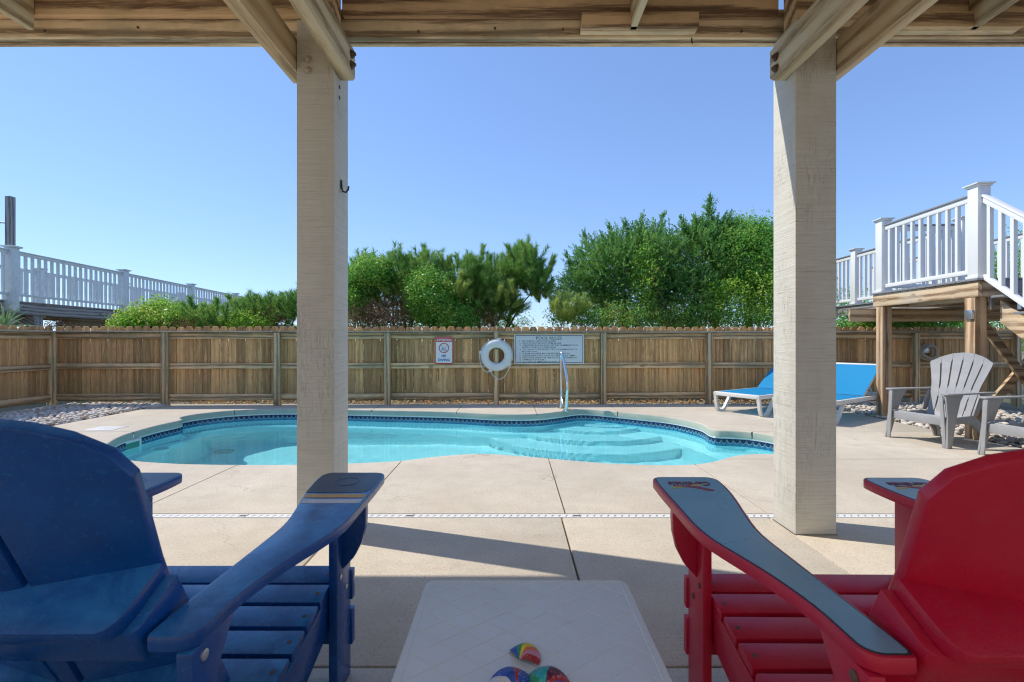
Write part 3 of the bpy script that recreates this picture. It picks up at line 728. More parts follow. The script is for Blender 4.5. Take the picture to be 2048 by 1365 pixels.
# ------------------------------------------------------------ poly-lumber chairs
ARM_IN  = [(-.225,.252),(-.153,.257),(-.03,.267),(.086,.2765),(.198,.285),(.322,.261),(.42,.240),(.50,.229),(.60,.228)]
ARM_OUT = [(-.225,.333),(-.19,.338),(-.11,.337),(.0,.362),(.06,.382),(.16,.422),(.234,.432),(.322,.432),(.42,.434),(.52,.436),(.60,.430)]
def arm_outline(y0=-.225, y1=.595, inset=0.0, s=1, r=.035):
    def inn(y): return interp(ARM_IN, y)+inset
    def ou(y): return interp(ARM_OUT, y)-inset
    ysn = [y0+inset+(y1-y0-2*inset)*k/26 for k in range(27)]
    L = [(inn(y), y) for y in ysn]; O = [(ou(y), y) for y in ysn]
    def smooth(P):
        for _ in range(2): P = [P[0]]+[((P[i-1][0]+2*P[i][0]+P[i+1][0])/4, P[i][1]) for i in range(1,len(P)-1)]+[P[-1]]
        return P
    L, O = smooth(L), smooth(O)
    def rnd(P, sign):      # rounds both ends
        res = []
        for x, y in P:
            d0 = y-P[0][1]; d1 = P[-1][1]-y; off = 0
            res.append((x, y))
        return res
    pts = L+O[::-1]
    # corner rounding by arcs
    def arc(cx, cy, a0, a1, rr): return [(cx+rr*math.cos(a0+(a1-a0)*k/6), cy+rr*math.sin(a0+(a1-a0)*k/6)) for k in range(7)]
    rb = r
    yb, yt = L[0][1], L[-1][1]
    Lm = [p for p in L if yb+rb < p[1] < yt-rb]; Om = [p for p in O if yb+rb < p[1] < yt-rb]
    li0, li1 = Lm[0][0], Lm[-1][0]; oo0, oo1 = Om[0][0], Om[-1][0]
    r0 = rb*.25
    path = arc(li0+r0, yb+r0, math.pi*1.5, math.pi, r0)+Lm+arc(li1+rb, yt-rb, math.pi, math.pi/2, rb)+arc(oo1-rb, yt-rb, math.pi/2, 0, rb)+Om[::-1]+arc(oo0-rb, yb+rb, 0, -math.pi/2, rb)
    return [(s*x, y) for x, y in path]
def arm_z(y): return .632-(.6-y)*.0488
def slant(z_off=0):   # arm plane: z follows y
    return Matrix(((1,0,0,0),(0,1,0,0),(0,.0488,1,.632-.6*.0488+z_off),(0,0,0,1)))
def poly_chair(label, loc, rz, mat, style, group):
    t = thing('deck_chair', label, 'chair', loc, rz, group)
    B = dict(bevel=.0032, seg=2, local=True)
    for s in (1,-1):
        a = MB().prism(arm_outline(s=s), -.027, 0, 'z', slant()).build('arm', mat, t, bevel=.0035, seg=2, local=True)
        if style == 'red':
            MB().prism(arm_outline(s=s, inset=.0055, r=.03), 0, .0008, 'z', slant()).build('film_edge', M['redline'], a, local=True)
            MB().prism(arm_outline(s=s, inset=.009, r=.028), 0, .0016, 'z', slant()).build('film', M['redfilm'], a, local=True)
        else:
            MB().prism(arm_outline(y0=.405, s=s, inset=.006, r=.03), 0, .0010, 'z', slant()).build('film', M['bluetip'], a, local=True)
            for (y0,y1,mm) in ((.372,.397,'gold'),(.330,.357,'whitestripe')):
                P = [(s*(interp(ARM_IN,y0)+.006),y0),(s*(interp(ARM_OUT,y0)-.006),y0),(s*(interp(ARM_OUT,y1)-.006),y1),(s*(interp(ARM_IN,y1)+.006),y1)]
                MB().prism(P, 0, .0010, 'z', slant()).build('stripe', M[mm], a, local=True)
            if s == 1 or True:
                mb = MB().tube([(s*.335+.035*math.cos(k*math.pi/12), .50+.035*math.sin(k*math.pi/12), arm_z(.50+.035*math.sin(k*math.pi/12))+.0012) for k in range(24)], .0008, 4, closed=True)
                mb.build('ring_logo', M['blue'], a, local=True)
        leg = MB().prism([(.425,.0),(.545,.0),(.545,.602),(.425,.595)], s*.305, s*.331, 'x').build('front_leg', mat, t, **B)
        for (yy,zz) in ((.45,.355),(.50,.30)):
            MB().lathe([(.008,0),(.008,.003),(.004,.004)], 10, Matrix.Translation((s*.331,yy,zz)) @ Matrix.Rotation(R(90)*s,4,'Y')).build('bolt', M['galv'] if style == 'blue' else M['rust'], leg, local=True)
        br = [(s*.331,.597),(s*.398,.597),(s*.402,.55),(s*.40,.50),(s*.388,.45),(s*.365,.405),(s*.333,.37),(s*.331,.37)]
        MB().prism(br, .470, .496, 'y').build('arm_bracket', mat, t, **B)
        MB().prism([(.545,.335),(.545,.235),(.30,.16),(-.40,0),(-.53,0),(-.53,.035),(-.10,.213),(.20,.262)], s*.278, s*.303, 'x').build('stringer', mat, t, **B)
        # back leg that carries the arm
        bl = MB().prism([(-.225,.562),(-.10,.572),(-.155,.49),(-.10,.20),(-.20,.17)], s*.306, s*.333, 'x').build('rear_arm_support', mat, t, **B)
        MB().lathe([(.0095,0),(.0095,.003),(.005,.004)], 12, Matrix.Translation((s*.333,-.195,.543)) @ Matrix.Rotation(R(90)*s,4,'Y')).build('bolt', M['galv'] if style == 'blue' else M['rust'], bl, local=True)
    for k in range(7):
        y1 = .53-.088*k; z1 = .353-.0158*k; hw = .3035
        Mx = Matrix.Translation((0,y1,z1)) @ Matrix.Rotation(math.atan(.0158/.088),4,'X')
        if k == 0: Mx = Matrix.Translation((0,y1,z1)) @ Matrix.Rotation(R(14),4,'X')
        sl_ = MB().box(-hw, hw, -.0755, 0, -.024, 0, Mx).build('seat_slat', mat, t, bevel=.003, seg=2, local=True)
        for s in (1,-1): MB().lathe([(.0065,-.001),(.0065,.0006)], 10, Mx @ Matrix.Translation((s*(hw-.022),-.04,0))).build('screw', M['rust'], sl_, local=True)
    MB().box(-.336,.336,.546,.572,.235,.330).build('front_board', mat, t, **B)
    MB().box(-.336,.336,.546,.572,.09,.205).build('front_board', mat, t, **B)
    # reclined back: frame where v runs up the back
    bt = Vector((0,-.15,.677)); up = Vector((0,-.5,1)).normalized(); nrm = Vector((0,-1,-.5)).normalized()   # nrm points to the rear
    Mx = Matrix(((1,0,0,bt.x),(0,up.y,nrm.y,bt.y),(0,up.z,nrm.z,bt.z),(0,0,0,1)))
    L = math.sqrt(1.25)
    def v(z): return (z-.677)*L
    prof = [(.19,v(.23)),(.205,v(.45)),(.222,v(.677)),(.257,v(.863)),(.236,v(.905)),(.193,v(.937)),(.15,v(.955)),(.103,v(.965)),(.05,v(.973)),(0,v(.976))]
    dzt = -.012 if style == 'blue' else -.034
    lift = .021 if style == 'blue' else 0
    prof = [(x*(1 if vv < v(.7) else .955), vv+((dzt+lift*max(0,1-x/.235))*L if vv > v(.7) else 0)) for x, vv in prof]
    def bowed(pts, name, bev):
        # subdivide the outline so the board can follow the bowed back
        P = []
        for a, b_ in zip(pts, pts[1:]+pts[:1]):
            P.append(a)
        me = MB().prism(P, -.022, 0, 'z').mesh(name, bevel=bev, seg=2)
        for vt in me.vertices: vt.co.z += .058*(1-min(1, abs(vt.co.x)/.235))
        me.transform(Mx); return link(name, me, mat, t, local=True)
    def edge(vv):    # gap line between centre and side slat
        return .026+(vv-v(.60))*.055 if vv > v(.3) else .012
    g_ = .0045
    top = [p for p in prof[3:] if p[0] > edge(p[1])+g_]
    for s in (1,-1):
        e0, e1 = edge(v(.23)), edge(v(.97))
        P = [(s*(e0+g_),v(.23))]+[(s*x,y) for x,y in prof[:3]]+[(s*x,y) for x,y in top]+[(s*(e1+g_),v(.972)+(dzt+lift*.9)*L)]
        bowed(P, 'back_slat', .004)
    e0, e1 = edge(v(.23)), edge(v(.97))
    bowed([(-e0+g_,v(.23)),(e0-g_,v(.23)),(e1-g_,v(.974)+(dzt+lift*.9)*L),(0,v(.978)+(dzt+lift)*L),(-e1+g_,v(.974)+(dzt+lift*.9)*L)], 'back_slat', .004)
    # crossbar: two boards square to the back
    def cross(hw, depth, v0, v1, nm, rr=.04):
        P = [(-hw,.0005),(hw,.0005),(hw,depth-rr)]+[(hw-rr*.6+rr*.6*math.cos(a),depth-rr+rr*math.sin(a)) for a in (R(30),R(60),R(90))]+[(-hw+rr*.6-rr*.6*math.cos(a),depth-rr+rr*math.sin(a)) for a in (R(90),R(60),R(30))]+[(-hw,depth-rr)]
        # profile in (x, nrm) extruded along v
        M2 = Mx @ Matrix(((1,0,0,0),(0,0,1,0),(0,1,0,0),(0,0,0,1)))
        MB().prism(P, v0, v1, 'z', M2).build(nm, mat, t, bevel=.003, seg=2, local=True)
    cross(.232, .128, -.028, 0, 'back_crossbar')
    cross(.250, .112, -.10, -.029, 'back_support', .02)
    cross(.26, .06, v(.36), v(.36)+.08, 'lower_crossbar', .01)
    return t
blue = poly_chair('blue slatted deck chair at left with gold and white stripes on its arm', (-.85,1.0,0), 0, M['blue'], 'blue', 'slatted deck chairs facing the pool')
red = poly_chair('red slatted deck chair at right with slate coloured arm tops', (.873,.945,0), R(-.6), M['red'], 'red', 'slatted deck chairs facing the pool')

# ------------------------------------------------------------ lettering
def text_mesh(body, width=None, height=None, shear=0, extr=.0008, bold=0, res=2, spacing=1.0, center=True):
    cu = bpy.data.curves.new('t', 'FONT'); cu.body = body; cu.size = 1; cu.extrude = extr; cu.resolution_u = res; cu.shear = shear; cu.offset = bold; cu.space_character = spacing
    ob = bpy.data.objects.new('t', cu); me = bpy.data.meshes.new_from_object(ob); bpy.data.objects.remove(ob); bpy.data.curves.remove(cu)
    V = np.array([v.co[:] for v in me.vertices]); mn, mx = V[:,:2].min(0), V[:,:2].max(0)
    sx = width/(mx[0]-mn[0]) if width else None; sy = height/(mx[1]-mn[1]) if height else None
    sx = sx or sy; sy = sy or sx
    V[:,0] = (V[:,0]-(mn[0]+mx[0])/2*(1 if center else 0)-(0 if center else mn[0]))*sx; V[:,1] = (V[:,1]-(mn[1] if not center else (mn[1]+mx[1])/2))*sy
    me.vertices.foreach_set('co', V.astype(np.float32).ravel()); me.update(); return me
# wordmark and bird on the red chair arms; both read from the seat side
def local_xf(me, Mx): me.transform(Mx); return me
M['wm_red'] = flat('print_red', (.30,.02,.05), .5); M['wm_dark'] = flat('print_navy', (.02,.03,.08), .5); M['wm_yel'] = flat('print_yellow', (.50,.42,.06), .5)
arms = [c for c in red.children if c.name.startswith('arm') and not c.name.startswith('arm_')]
for a, s in zip(arms, (1,-1)):
    cx, cyy = s*.335, .525
    def on_arm(me, dz, rot=math.pi): return local_xf(me, Matrix.Translation((0,0,dz)) @ slant() @ Matrix.Translation((cx,cyy,0)) @ Matrix.Rotation(rot,4,'Z'))
    me = on_arm(text_mesh('Cardinals', width=.128, height=.034, shear=.25, bold=.028), .0019); link('wordmark', me, M['wm_dark'], a, local=True)
    me = on_arm(text_mesh('Cardinals', width=.124, height=.030, shear=.25, bold=.004), .0024); link('wordmark', me, M['wm_red'], a, local=True)
    cx0, cy0 = cx, cyy
    bat = MB().prism([(-.055,.006),(-.03,.002),(.062,.030),(.068,.040),(.058,.042),(-.03,.012)], 0, .0009, 'z').mesh('bat'); link('bat_print', on_arm(bat, .0014, math.pi if s > 0 else math.pi), M['wm_yel'], a, local=True)
    bird = MB().prism([(.055,.020),(.03,.026),(.0,.034),(-.022,.046),(-.034,.058),(-.046,.062),(-.056,.056),(-.050,.048),(-.038,.040),(-.022,.026),(.01,.018),(.05,.014)], 0, .0012, 'z').mesh('bird'); link('bird_print', on_arm(bird, .0016), M['wm_red'], a, local=True)

# ------------------------------------------------------------ low table
TZ = .42
tb = thing('side_table', 'low square pale plastic table with a lattice top between the two chairs', 'table', (.038,1.035,0))
def rrect(hx, hy, r, n=6):
    P = []
    for (cx, cyy, a0) in ((hx-r,hy-r,0),(-hx+r,hy-r,math.pi/2),(-hx+r,-hy+r,math.pi),(hx-r,-hy+r,1.5*math.pi)):
        P += [(cx+r*math.cos(a0+k*math.pi/2/n), cyy+r*math.sin(a0+k*math.pi/2/n)) for k in range(n+1)]
    return P
hx = .27
top = MB().prism(rrect(hx,hx,.025), TZ-.028, TZ, 'z').build('table_top', M['tabletop'], tb, bevel=.006, seg=3, local=True)
mb = MB(); sp = .078; w_ = hx-.022
for k in range(-7,8):
    c0 = k*sp
    for sg in (1,-1):
        # line y = sg*0.72*x + c0 clipped
        pts = []
        for x in (-w_, w_):
            y = sg*.8*x+c0
            if y > w_: x = (w_-c0)/(sg*.8); y = w_
            if y < -w_: x = (-w_-c0)/(sg*.8); y = -w_
            pts.append((x, y))
        if abs(pts[0][0]-pts[1][0]) > .02 and all(abs(p[0]) <= w_+1e-6 for p in pts):
            dz = .0001 if sg > 0 else 0
            mb.bar((*pts[0],TZ+.0002+dz), (*pts[1],TZ+.0002+dz), .0035, .0012)
P = rrect(w_+.004,w_+.004,.015); mb.tube([(x,y,TZ-.0002) for x,y in P], .0016, 4, closed=True)
mb.build('lattice_ridges', M['tabletop'], top, local=True, bevel=0)
for sx_ in (1,-1):
    for sy_ in (1,-1):
        MB().prism([(sx_*.25,sy_*.20),(sx_*.25,sy_*.25),(sx_*.20,sy_*.25),(sx_*.185,sy_*.185)], 0, TZ-.028, 'z').build('leg', M['whiteplastic'], tb, bevel=.004, local=True)
MB().box(-.235,.235,-.235,.235,TZ-.06,TZ-.0285).build('apron', M['whiteplastic'], tb, bevel=.004, local=True)

# ------------------------------------------------------------ painted shells
def vcol_mat(name):
    m = NM(name); at = m.n('ShaderNodeAttribute'); at.attribute_name = 'Col'
    v = m.obj(); c = m.mix(m.math('MULTIPLY', m.ramp(m.noise(v, 160, 4, .7), [(.58,(0,0,0)),(.66,(1,1,1))]), .6), at.outputs[0], (.62,.55,.50))
    return m.bsdf(c, .35, m.bump(m.noise(v, 300, 2), .0008, .5))
M['paint'] = vcol_mat('painted_shell')
def painted_shell(label, loc, L, rz, cols, tilt=0):
    nu, nv = 84, 22; V = []; colr = []
    for j in range(nv+1):
        tt = j/nv                      # hinge -> rim
        for i in range(nu+1):
            u = i/nu*2-1
            a = u*R(72)
            rad = L*(.04+.96*tt)*(1-.12*u*u)
            rib = 1+.035*math.cos(i*math.pi)*0+.055*math.cos(u*21*math.pi)*tt
            x = rad*math.sin(a)*.86; y = rad*math.cos(a)-L*.5
            h = L*.52*math.sin(min(1,(.02+.98*(1-tt)))**.62*math.pi/2)*(math.cos(u*1.35))**.6*(.25+.75*math.sin(min(1,tt*2.6)*math.pi/2))
            V.append((x, y, max(0,h*rib)))
            bu = int((u+1)/2*len(cols)*.9999); colr.append(cols[bu])
    F_ = [(j*(nu+1)+i, j*(nu+1)+i+1, (j+1)*(nu+1)+i+1, (j+1)*(nu+1)+i) for j in range(nv) for i in range(nu)]
    me = bpy.data.meshes.new('painted_shell'); me.from_pydata(V, [], F_); me.shade_smooth()
    ca = me.color_attributes.new('Col', 'FLOAT_COLOR', 'POINT'); ca.data.foreach_set('color', np.array([(*c,1) for c in colr], dtype=np.float32).ravel())
    o = link('painted_shell', me, M['paint']); tag(o, label, 'shell', 'painted seashells on the table'); o.location = loc; o.rotation_euler = (tilt,0,rz); return o
bl_, gr_, ye_, or_, rd_, pk_, tq_, dk_, wh_ = (.02,.08,.40),(.02,.30,.12),(.75,.60,.02),(.65,.18,.08),(.45,.02,.03),(.55,.25,.40),(.01,.38,.40),(.12,.01,.04),(.6,.6,.62)
painted_shell('rainbow striped seashell, the one lying farthest from the camera on the table', (.030,.988,TZ+.001), .052, R(-38), [bl_,gr_,gr_,ye_,ye_,or_,pk_,rd_])
painted_shell('dark blue painted seashell with green, white and red patches, left of the near pair', (-.006,.903,TZ+.001), .068, R(28), [gr_,wh_,bl_,bl_,bl_,rd_,bl_,bl_])
painted_shell('turquoise and dark red painted seashell, right of the near pair', (.070,.908,TZ+.001), .066, R(-20), [gr_,tq_,tq_,tq_,dk_,dk_,rd_,bl_])

# ------------------------------------------------------------ signs, ring, handrail
def fence_pt(X, off=0.0):   # world Y of the fence face plane at X, off = distance toward the pool
    return 7.84+(X+7.46)*math.tan(FR)-off
def sign(name, label, pxc, w_, zc, h_, boardmat, off=.052, r=.02):
    X = (pxc-1024)/F*8.08; Y = fence_pt(X, off); 
    for _ in range(3): X = (pxc-1024)/F*Y; Y = fence_pt(X, off)
    t = thing(name, label, 'sign', (X, Y, zc), FR)
    MB().prism(rrect(w_/2,h_/2,r), -.003, .004, 'y').build('board', boardmat, t, bevel=.001, local=True)
    return t
def on_sign(me, x, z, dy=.0038): me.transform(Matrix.Translation((x,-dy,z)) @ Matrix.Rotation(R(90),4,'X')); return me
M['signpale'] = plastic('pale_sign_board', (.70,.74,.73), .45); M['signwhite'] = plastic('white_sign_board', (.78,.78,.77), .4)
M['inkd'] = flat('sign_ink_dark', (.03,.045,.06), .5); M['inkr'] = flat('sign_red', (.55,.02,.02), .45); M['inkb'] = flat('sign_blue', (.01,.13,.38), .45); M['inkw'] = flat('sign_white_ink', (.8,.8,.8), .45)
ps = sign('pool_rules_sign', 'long white board of printed POOL RULES on the fence right of the life ring', 1098, 1.175, .925, .50, M['signpale'], r=.004)
mb = MB()
for (a,b_,c,d) in ((-.565,.565,.222,.230),(-.565,.565,-.230,-.222),(-.565,-.558,-.222,.222),(.558,.565,-.222,.222)): mb.box(a,b_,-.0045,-.003,c,d)
mb.build('border_print', M['inkd'], ps, local=True)
link('title_text', on_sign(text_mesh('POOL RULES', width=.43, height=.052, bold=.0), 0, .183), M['inkd'], ps, local=True)
lines = [('1.  NO DIVING - SHALLOW WATER',0),('2.  ADULTS SHOULD NOT SWIM ALONE',0),('3.  CHILDREN SHOULD NOT USE THE SWIMMING POOL',0),('WITHOUT ADULT SUPERVISION',1),('4.  NO GLASS CONTAINERS, PETS OR ANIMALS IN OR',0),('AROUND POOL',1),
         ('5.  PLEASE SHOWER BEFORE ENTERING POOL',0),('6.  PLEASE KEEP POOL GATE CLOSED AT ALL TIMES',0),('7.  PRACTICE SAFETY IN THE POOL NO HORSEPLAY',0),('8.  SWIM AT YOUR RISK',0),('9.  IN CASE OF EMERGENCY DIAL 911',0)]
wid = [.62,.71,1.0,.58,.985,.275,.86,.95,.98,.43,.72]
for k, ((tx, ind), wd) in enumerate(zip(lines, wid)):
    me = text_mesh(tx, width=wd*.985, height=.0245, bold=.006, res=1, center=False); link('rule_text', on_sign(me, -.495+(.035 if ind else 0), .122-.0348*k), M['inkd'], ps, local=True)
at_ = sign('no_diving_sign', 'red and white ATTENTION NO DIVING sign on the fence left of the life ring', 888, .303, .905, .447, M['inkr'], r=.025)
MB().prism(rrect(.137,.209,.018), -.0045, -.002, 'y').build('white_panel', M['signwhite'], at_, local=True)
MB().prism([(-.130,.138),(.130,.138),(.130,.196),(.118,.204),(-.118,.204),(-.130,.196)], -.0058, -.003, 'y').build('red_header', M['inkr'], at_, local=True)
link('header_text', on_sign(text_mesh('ATTENTION', width=.238, height=.044, bold=.03), 0, .170, .0070), M['inkw'], at_, local=True)
link('no_text', on_sign(text_mesh('NO', width=.078, height=.046, bold=.03), 0, -.092, .0060), M['inkb'], at_, local=True)
link('diving_text', on_sign(text_mesh('DIVING', width=.195, height=.046, bold=.03), 0, -.160, .0060), M['inkb'], at_, local=True)
mb = MB().tube([(.078*math.cos(k*math.pi/18),-.006,.038+.078*math.sin(k*math.pi/18)) for k in range(36)], .006, 6, closed=True)
mb.bar((-.054,-.0065,.092),(.054,-.0065,-.016),.003,.011, up=(0,1,0)) ; mb.build('prohibition_ring', M['inkr'], at_, local=True)
mb = MB(); mb.bar((-.012,-.0055,.012),(.045,-.0055,.062),.002,.011,up=(0,1,0)); mb.bar((-.045,-.0055,.030),(-.012,-.0055,.012),.002,.008,up=(0,1,0)); mb.bar((-.05,-.0055,-.010),(.052,-.0055,-.010),.002,.007,up=(0,1,0)); mb.bar((-.012,-.0055,.012),(.03,-.0055,-.012),.002,.008,up=(0,1,0))
mb.lathe([(.012,0),(.012,.001)], 12, Matrix.Translation((-.022,-.0055,.022)) @ Matrix.Rotation(R(90),4,'X')); mb.build('diver_print', M['inkb'], at_, local=True)

RX = (993-1024)/F*7.95; RYp = fence_pt(RX, .115); RX = (993-1024)/F*RYp
lr = thing('life_ring', 'white life ring with rope hanging on a fence post between the two signs', 'life ring', (RX, RYp, CAMZ-(711-681)/F*RYp), FR)
M['ring'] = plastic('ring_white', (.76,.76,.73), .5, (.70,.70,.66), .001, dirt=.35, dirt_col=(.5,.47,.4)); M['rope'] = plastic('white_rope', (.66,.63,.55), .8, bump=.002)
RO, rt = .195, .066
vs = []; fs = []
for i in range(48):
    a = 2*math.pi*i/48
    for k in range(14):
        b_ = 2*math.pi*k/14; rr = RO+rt*math.cos(b_); vs.append((rr*math.cos(a), -.045*math.sin(b_)-.03, rr*math.sin(a)))
for i in range(48):
    for k in range(14): fs.append((i*14+k, i*14+(k+1)%14, ((i+1)%48)*14+(k+1)%14, ((i+1)%48)*14+k))
MB().add(vs, fs).build('ring', M['ring'], lr, smooth=True, local=True)
for deg in (82,170,-35,-112):
    a = R(deg); mb = MB(); 
    for w2 in (-.11,.11):
        pass
    seg = []
    for j in range(7):
        aa = a-.13+.26*j/6; seg.append([( (RO+(rt+.004)*math.cos(2*math.pi*k/14))*math.cos(aa), -(.049)*math.sin(2*math.pi*k/14)-.03, (RO+(rt+.004)*math.cos(2*math.pi*k/14))*math.sin(aa)) for k in range(14)])
    for s0, s1 in zip(seg, seg[1:]):
        for k in range(14): mb.add([s0[k],s0[(k+1)%14],s1[(k+1)%14],s1[k]], [(0,1,2,3)])
    bnd = mb.build('strap', M['ring'], lr, smooth=True, local=True)
    Mx = Matrix.Rotation(-a,4,'Y'); MB().box(RO+rt-.005,RO+rt+.028,-.05,-.015,-.03,.03,Mx).build('rope_clip', M['ring'], bnd, bevel=.006, local=True)
def rp(deg): return Vector(((RO+rt+.018)*math.cos(R(deg)), -.03, (RO+rt+.018)*math.sin(R(deg))))
for (d0,d1,sag,out_) in ((170,248,.12,-.10),(-112,-35,.20,0)):
    A, B_ = rp(d0), rp(d1); P = []
    for k in range(15):
        t = k/14; p = A.lerp(B_, t); p.z -= sag*4*t*(1-t)*(.8+.2*t); p.x += out_*4*t*(1-t)*.55*(1-t*.5); p.y = -.05; P.append(p)
    MB().tube(P, .007, 6).build('rope', M['rope'], lr, smooth=True, local=True)
for (d0,d1) in ((82,170),(-35,82)):
    P = [Vector(((RO+rt+.008)*math.cos(R(d0+(d1-d0)*k/14)), -.03, (RO+rt+.008)*math.sin(R(d0+(d1-d0)*k/14)))) for k in range(15)]
    MB().tube(P, .006, 6).build('rope', M['rope'], lr, smooth=True, local=True)
MB().lathe([(.008,0),(.008,.07),(.012,.075)], 10, Matrix.Translation((.0,.03,.115)) @ Matrix.Rotation(R(90),4,'X')).build('hanging_hook', M['rust'], lr, local=True)

hr = thing('handrail', 'bent stainless steel pool handrail standing on the far deck edge', 'handrail', (.77,7.50,0), R(0))
P = catmull([(0,.07,0),(.0,.07,.30),(0,.07,.70),(0,.05,.82),(.0,-.02,.885),(.005,-.12,.86),(.03,-.28,.72),(.055,-.46,.50),(.06,-.50,.36),(.055,-.47,.20),(.05,-.42,.0)], 6, closed=False)
P = [(x, y*.55, z) for x,y,z in P]
MB().tube(P, .024, 14).build('rail_tube', M['steel'], hr, smooth=True, local=True)
MB().tube([(0,.052,.22),(.02,-.10,.07),(.045,-.22,.04)], .016, 10).build('brace_tube', M['steel'], hr, smooth=True, local=True)
for (x,y) in ((0,.052),(.05,-.231)): MB().lathe([(.055,.0),(.055,.01),(.03,.025)], 20, Matrix.Translation((x,y,0))).build('base_flange', M['steel'], hr, smooth=True, local=True)
# ------------------------------------------------------------ moulded grey chairs
def moulded_chair(label, loc, rz):
    t = thing('resin_chair', label, 'chair', loc, rz, 'grey resin chairs by the raised deck')
    g = M['greyplastic']; B = dict(bevel=.006, seg=2, local=True)
    def by(z): return interp([(.20,-.10),(.30,-.155),(.42,-.20),(.55,-.245),(.70,-.30),(.85,-.35),(.95,-.375)], z)
    def hw(z): return interp([(.20,.20),(.45,.215),(.60,.235),(.82,.295),(.95,.30)], z)
    for i in range(6):
        N = 22; L0, R0 = [], []
        uc = (i+.5)/3-1; ztop = .94-.105*uc*uc
        V = []
        for k in range(N+1):
            z = .235+(ztop-.235)*k/N; q = (z-.235)/(ztop-.235)
            gap = .0075 if (.06 < q < .36 or .46 < q < .88) else .0012
            for u, sgn in ((i/3-1, 1), ((i+1)/3-1, -1)):
                zz = z+(-.105*u*u+.105*uc*uc)*q
                x = u*hw(zz)+sgn*(gap if abs(u) < .99 else 0)
                cup = .035*(x/.3)**2
                zz = .235+(.94-.105*u*u-.235)*q; V.append((u*hw(zz)+sgn*(gap if abs(u) < .99 else 0), by(zz)+cup+.006, zz))
        n = len(V); V += [(x, y-.014, z) for x, y, z in V]; Fc = []
        for k in range(N):
            a = 2*k; Fc += [(a,a+1,a+3,a+2), (n+a,n+a+2,n+a+3,n+a+1), (a,a+2,n+a+2,n+a), (a+1,n+a+1,n+a+3,a+3)]
        Fc += [(0,n,n+1,1), (2*N,2*N+1,n+2*N+1,n+2*N)]
        MB().add(V, Fc).build('back_slat', g, t, smooth=False, local=True, bevel=0)
    # seat: dished
    N = 14; V = []
    for j in range(N+1):
        y = .30-.47*j/N; zc = interp([(-.17,.245),(-.05,.25),(.15,.30),(.24,.318),(.28,.312),(.30,.285)], y)
        for i in range(9):
            u = i/4-1; V.append((u*.27*(1-.12*j/N), y, zc-.02*(1-u*u)*(1 if y < .26 else .4)))
    n = len(V); V += [(x,y,z-.02) for x,y,z in V]; Fc = []
    for j in range(N):
        for i in range(8): a = j*9+i; Fc += [(a,a+1,a+10,a+9),(n+a,n+a+9,n+a+10,n+a+1)]
    for j in range(N): Fc += [(j*9,(j+1)*9,n+(j+1)*9,n+j*9),(j*9+8,n+j*9+8,n+j*9+17,j*9+17)]
    Fc += [tuple([i for i in range(9)]+[n+i for i in range(8,-1,-1)])]
    MB().add(V, Fc).build('seat', g, t, smooth=True, local=True)
    MB().box(-.27,.27,.285,.303,.215,.30).build('front_apron', g, t, **B)
    for s in (1,-1):
        P = [(.305,-.22),(.32,-.30),(.305,-.33),(.25,-.33),(.235,-.24),(.25,.0),(.225,.22),(.225,.30),(.245,.325),(.31,.325),(.335,.29),(.335,.20),(.315,.0)]
        MB().prism([(s*x,y) for x,y in P], .525, .542, 'z').build('arm', g, t, **B)
        sh = Matrix(((1,0,-s*.06,s*.035),(0,1,0,0),(0,0,1,0),(0,0,0,1)))
        MB().prism([(.31,.525),(.305,.30),(.325,.06),(.335,0),(.275,0),(.255,.06),(.20,.26),(.12,.46),(.07,.525)], s*.262, s*.282, 'x', sh).build('front_leg', g, t, **B)
        MB().prism([(.31,.52),(.31,.0),(.33,0),(.325,.06),(.33,.52)], s*.225, s*.262, 'x', sh).build('leg_flange', g, t, **B)
        MB().prism([(-.20,.525),(-.10,.30),(-.17,.30),(-.30,.525)], s*.235, s*.255, 'x').build('arm_support', g, t, **B)
        MB().prism([(.20,.285),(.20,.225),(.02,.22),(-.10,.20),(-.20,.13),(-.25,.06),(-.265,0),(-.315,0),(-.30,.08),(-.25,.19),(-.17,.275),(-.10,.30)], s*.225, s*.245, 'x').build('rear_leg', g, t, **B)
        MB().prism([(-.17,.275),(-.25,.19),(-.30,.08),(-.315,0),(-.30,0),(-.285,.08),(-.235,.185),(-.16,.26)], s*.19, s*.225, 'x').build('leg_flange', g, t, **B)
    return t
moulded_chair('grey resin fan-back chair in front of the raised deck post, shown whole', (4.54,5.11,0), R(103.4))
moulded_chair('grey resin chair cut off by the right edge of the photo, nearer than its twin', (4.76,4.27,0), R(101))

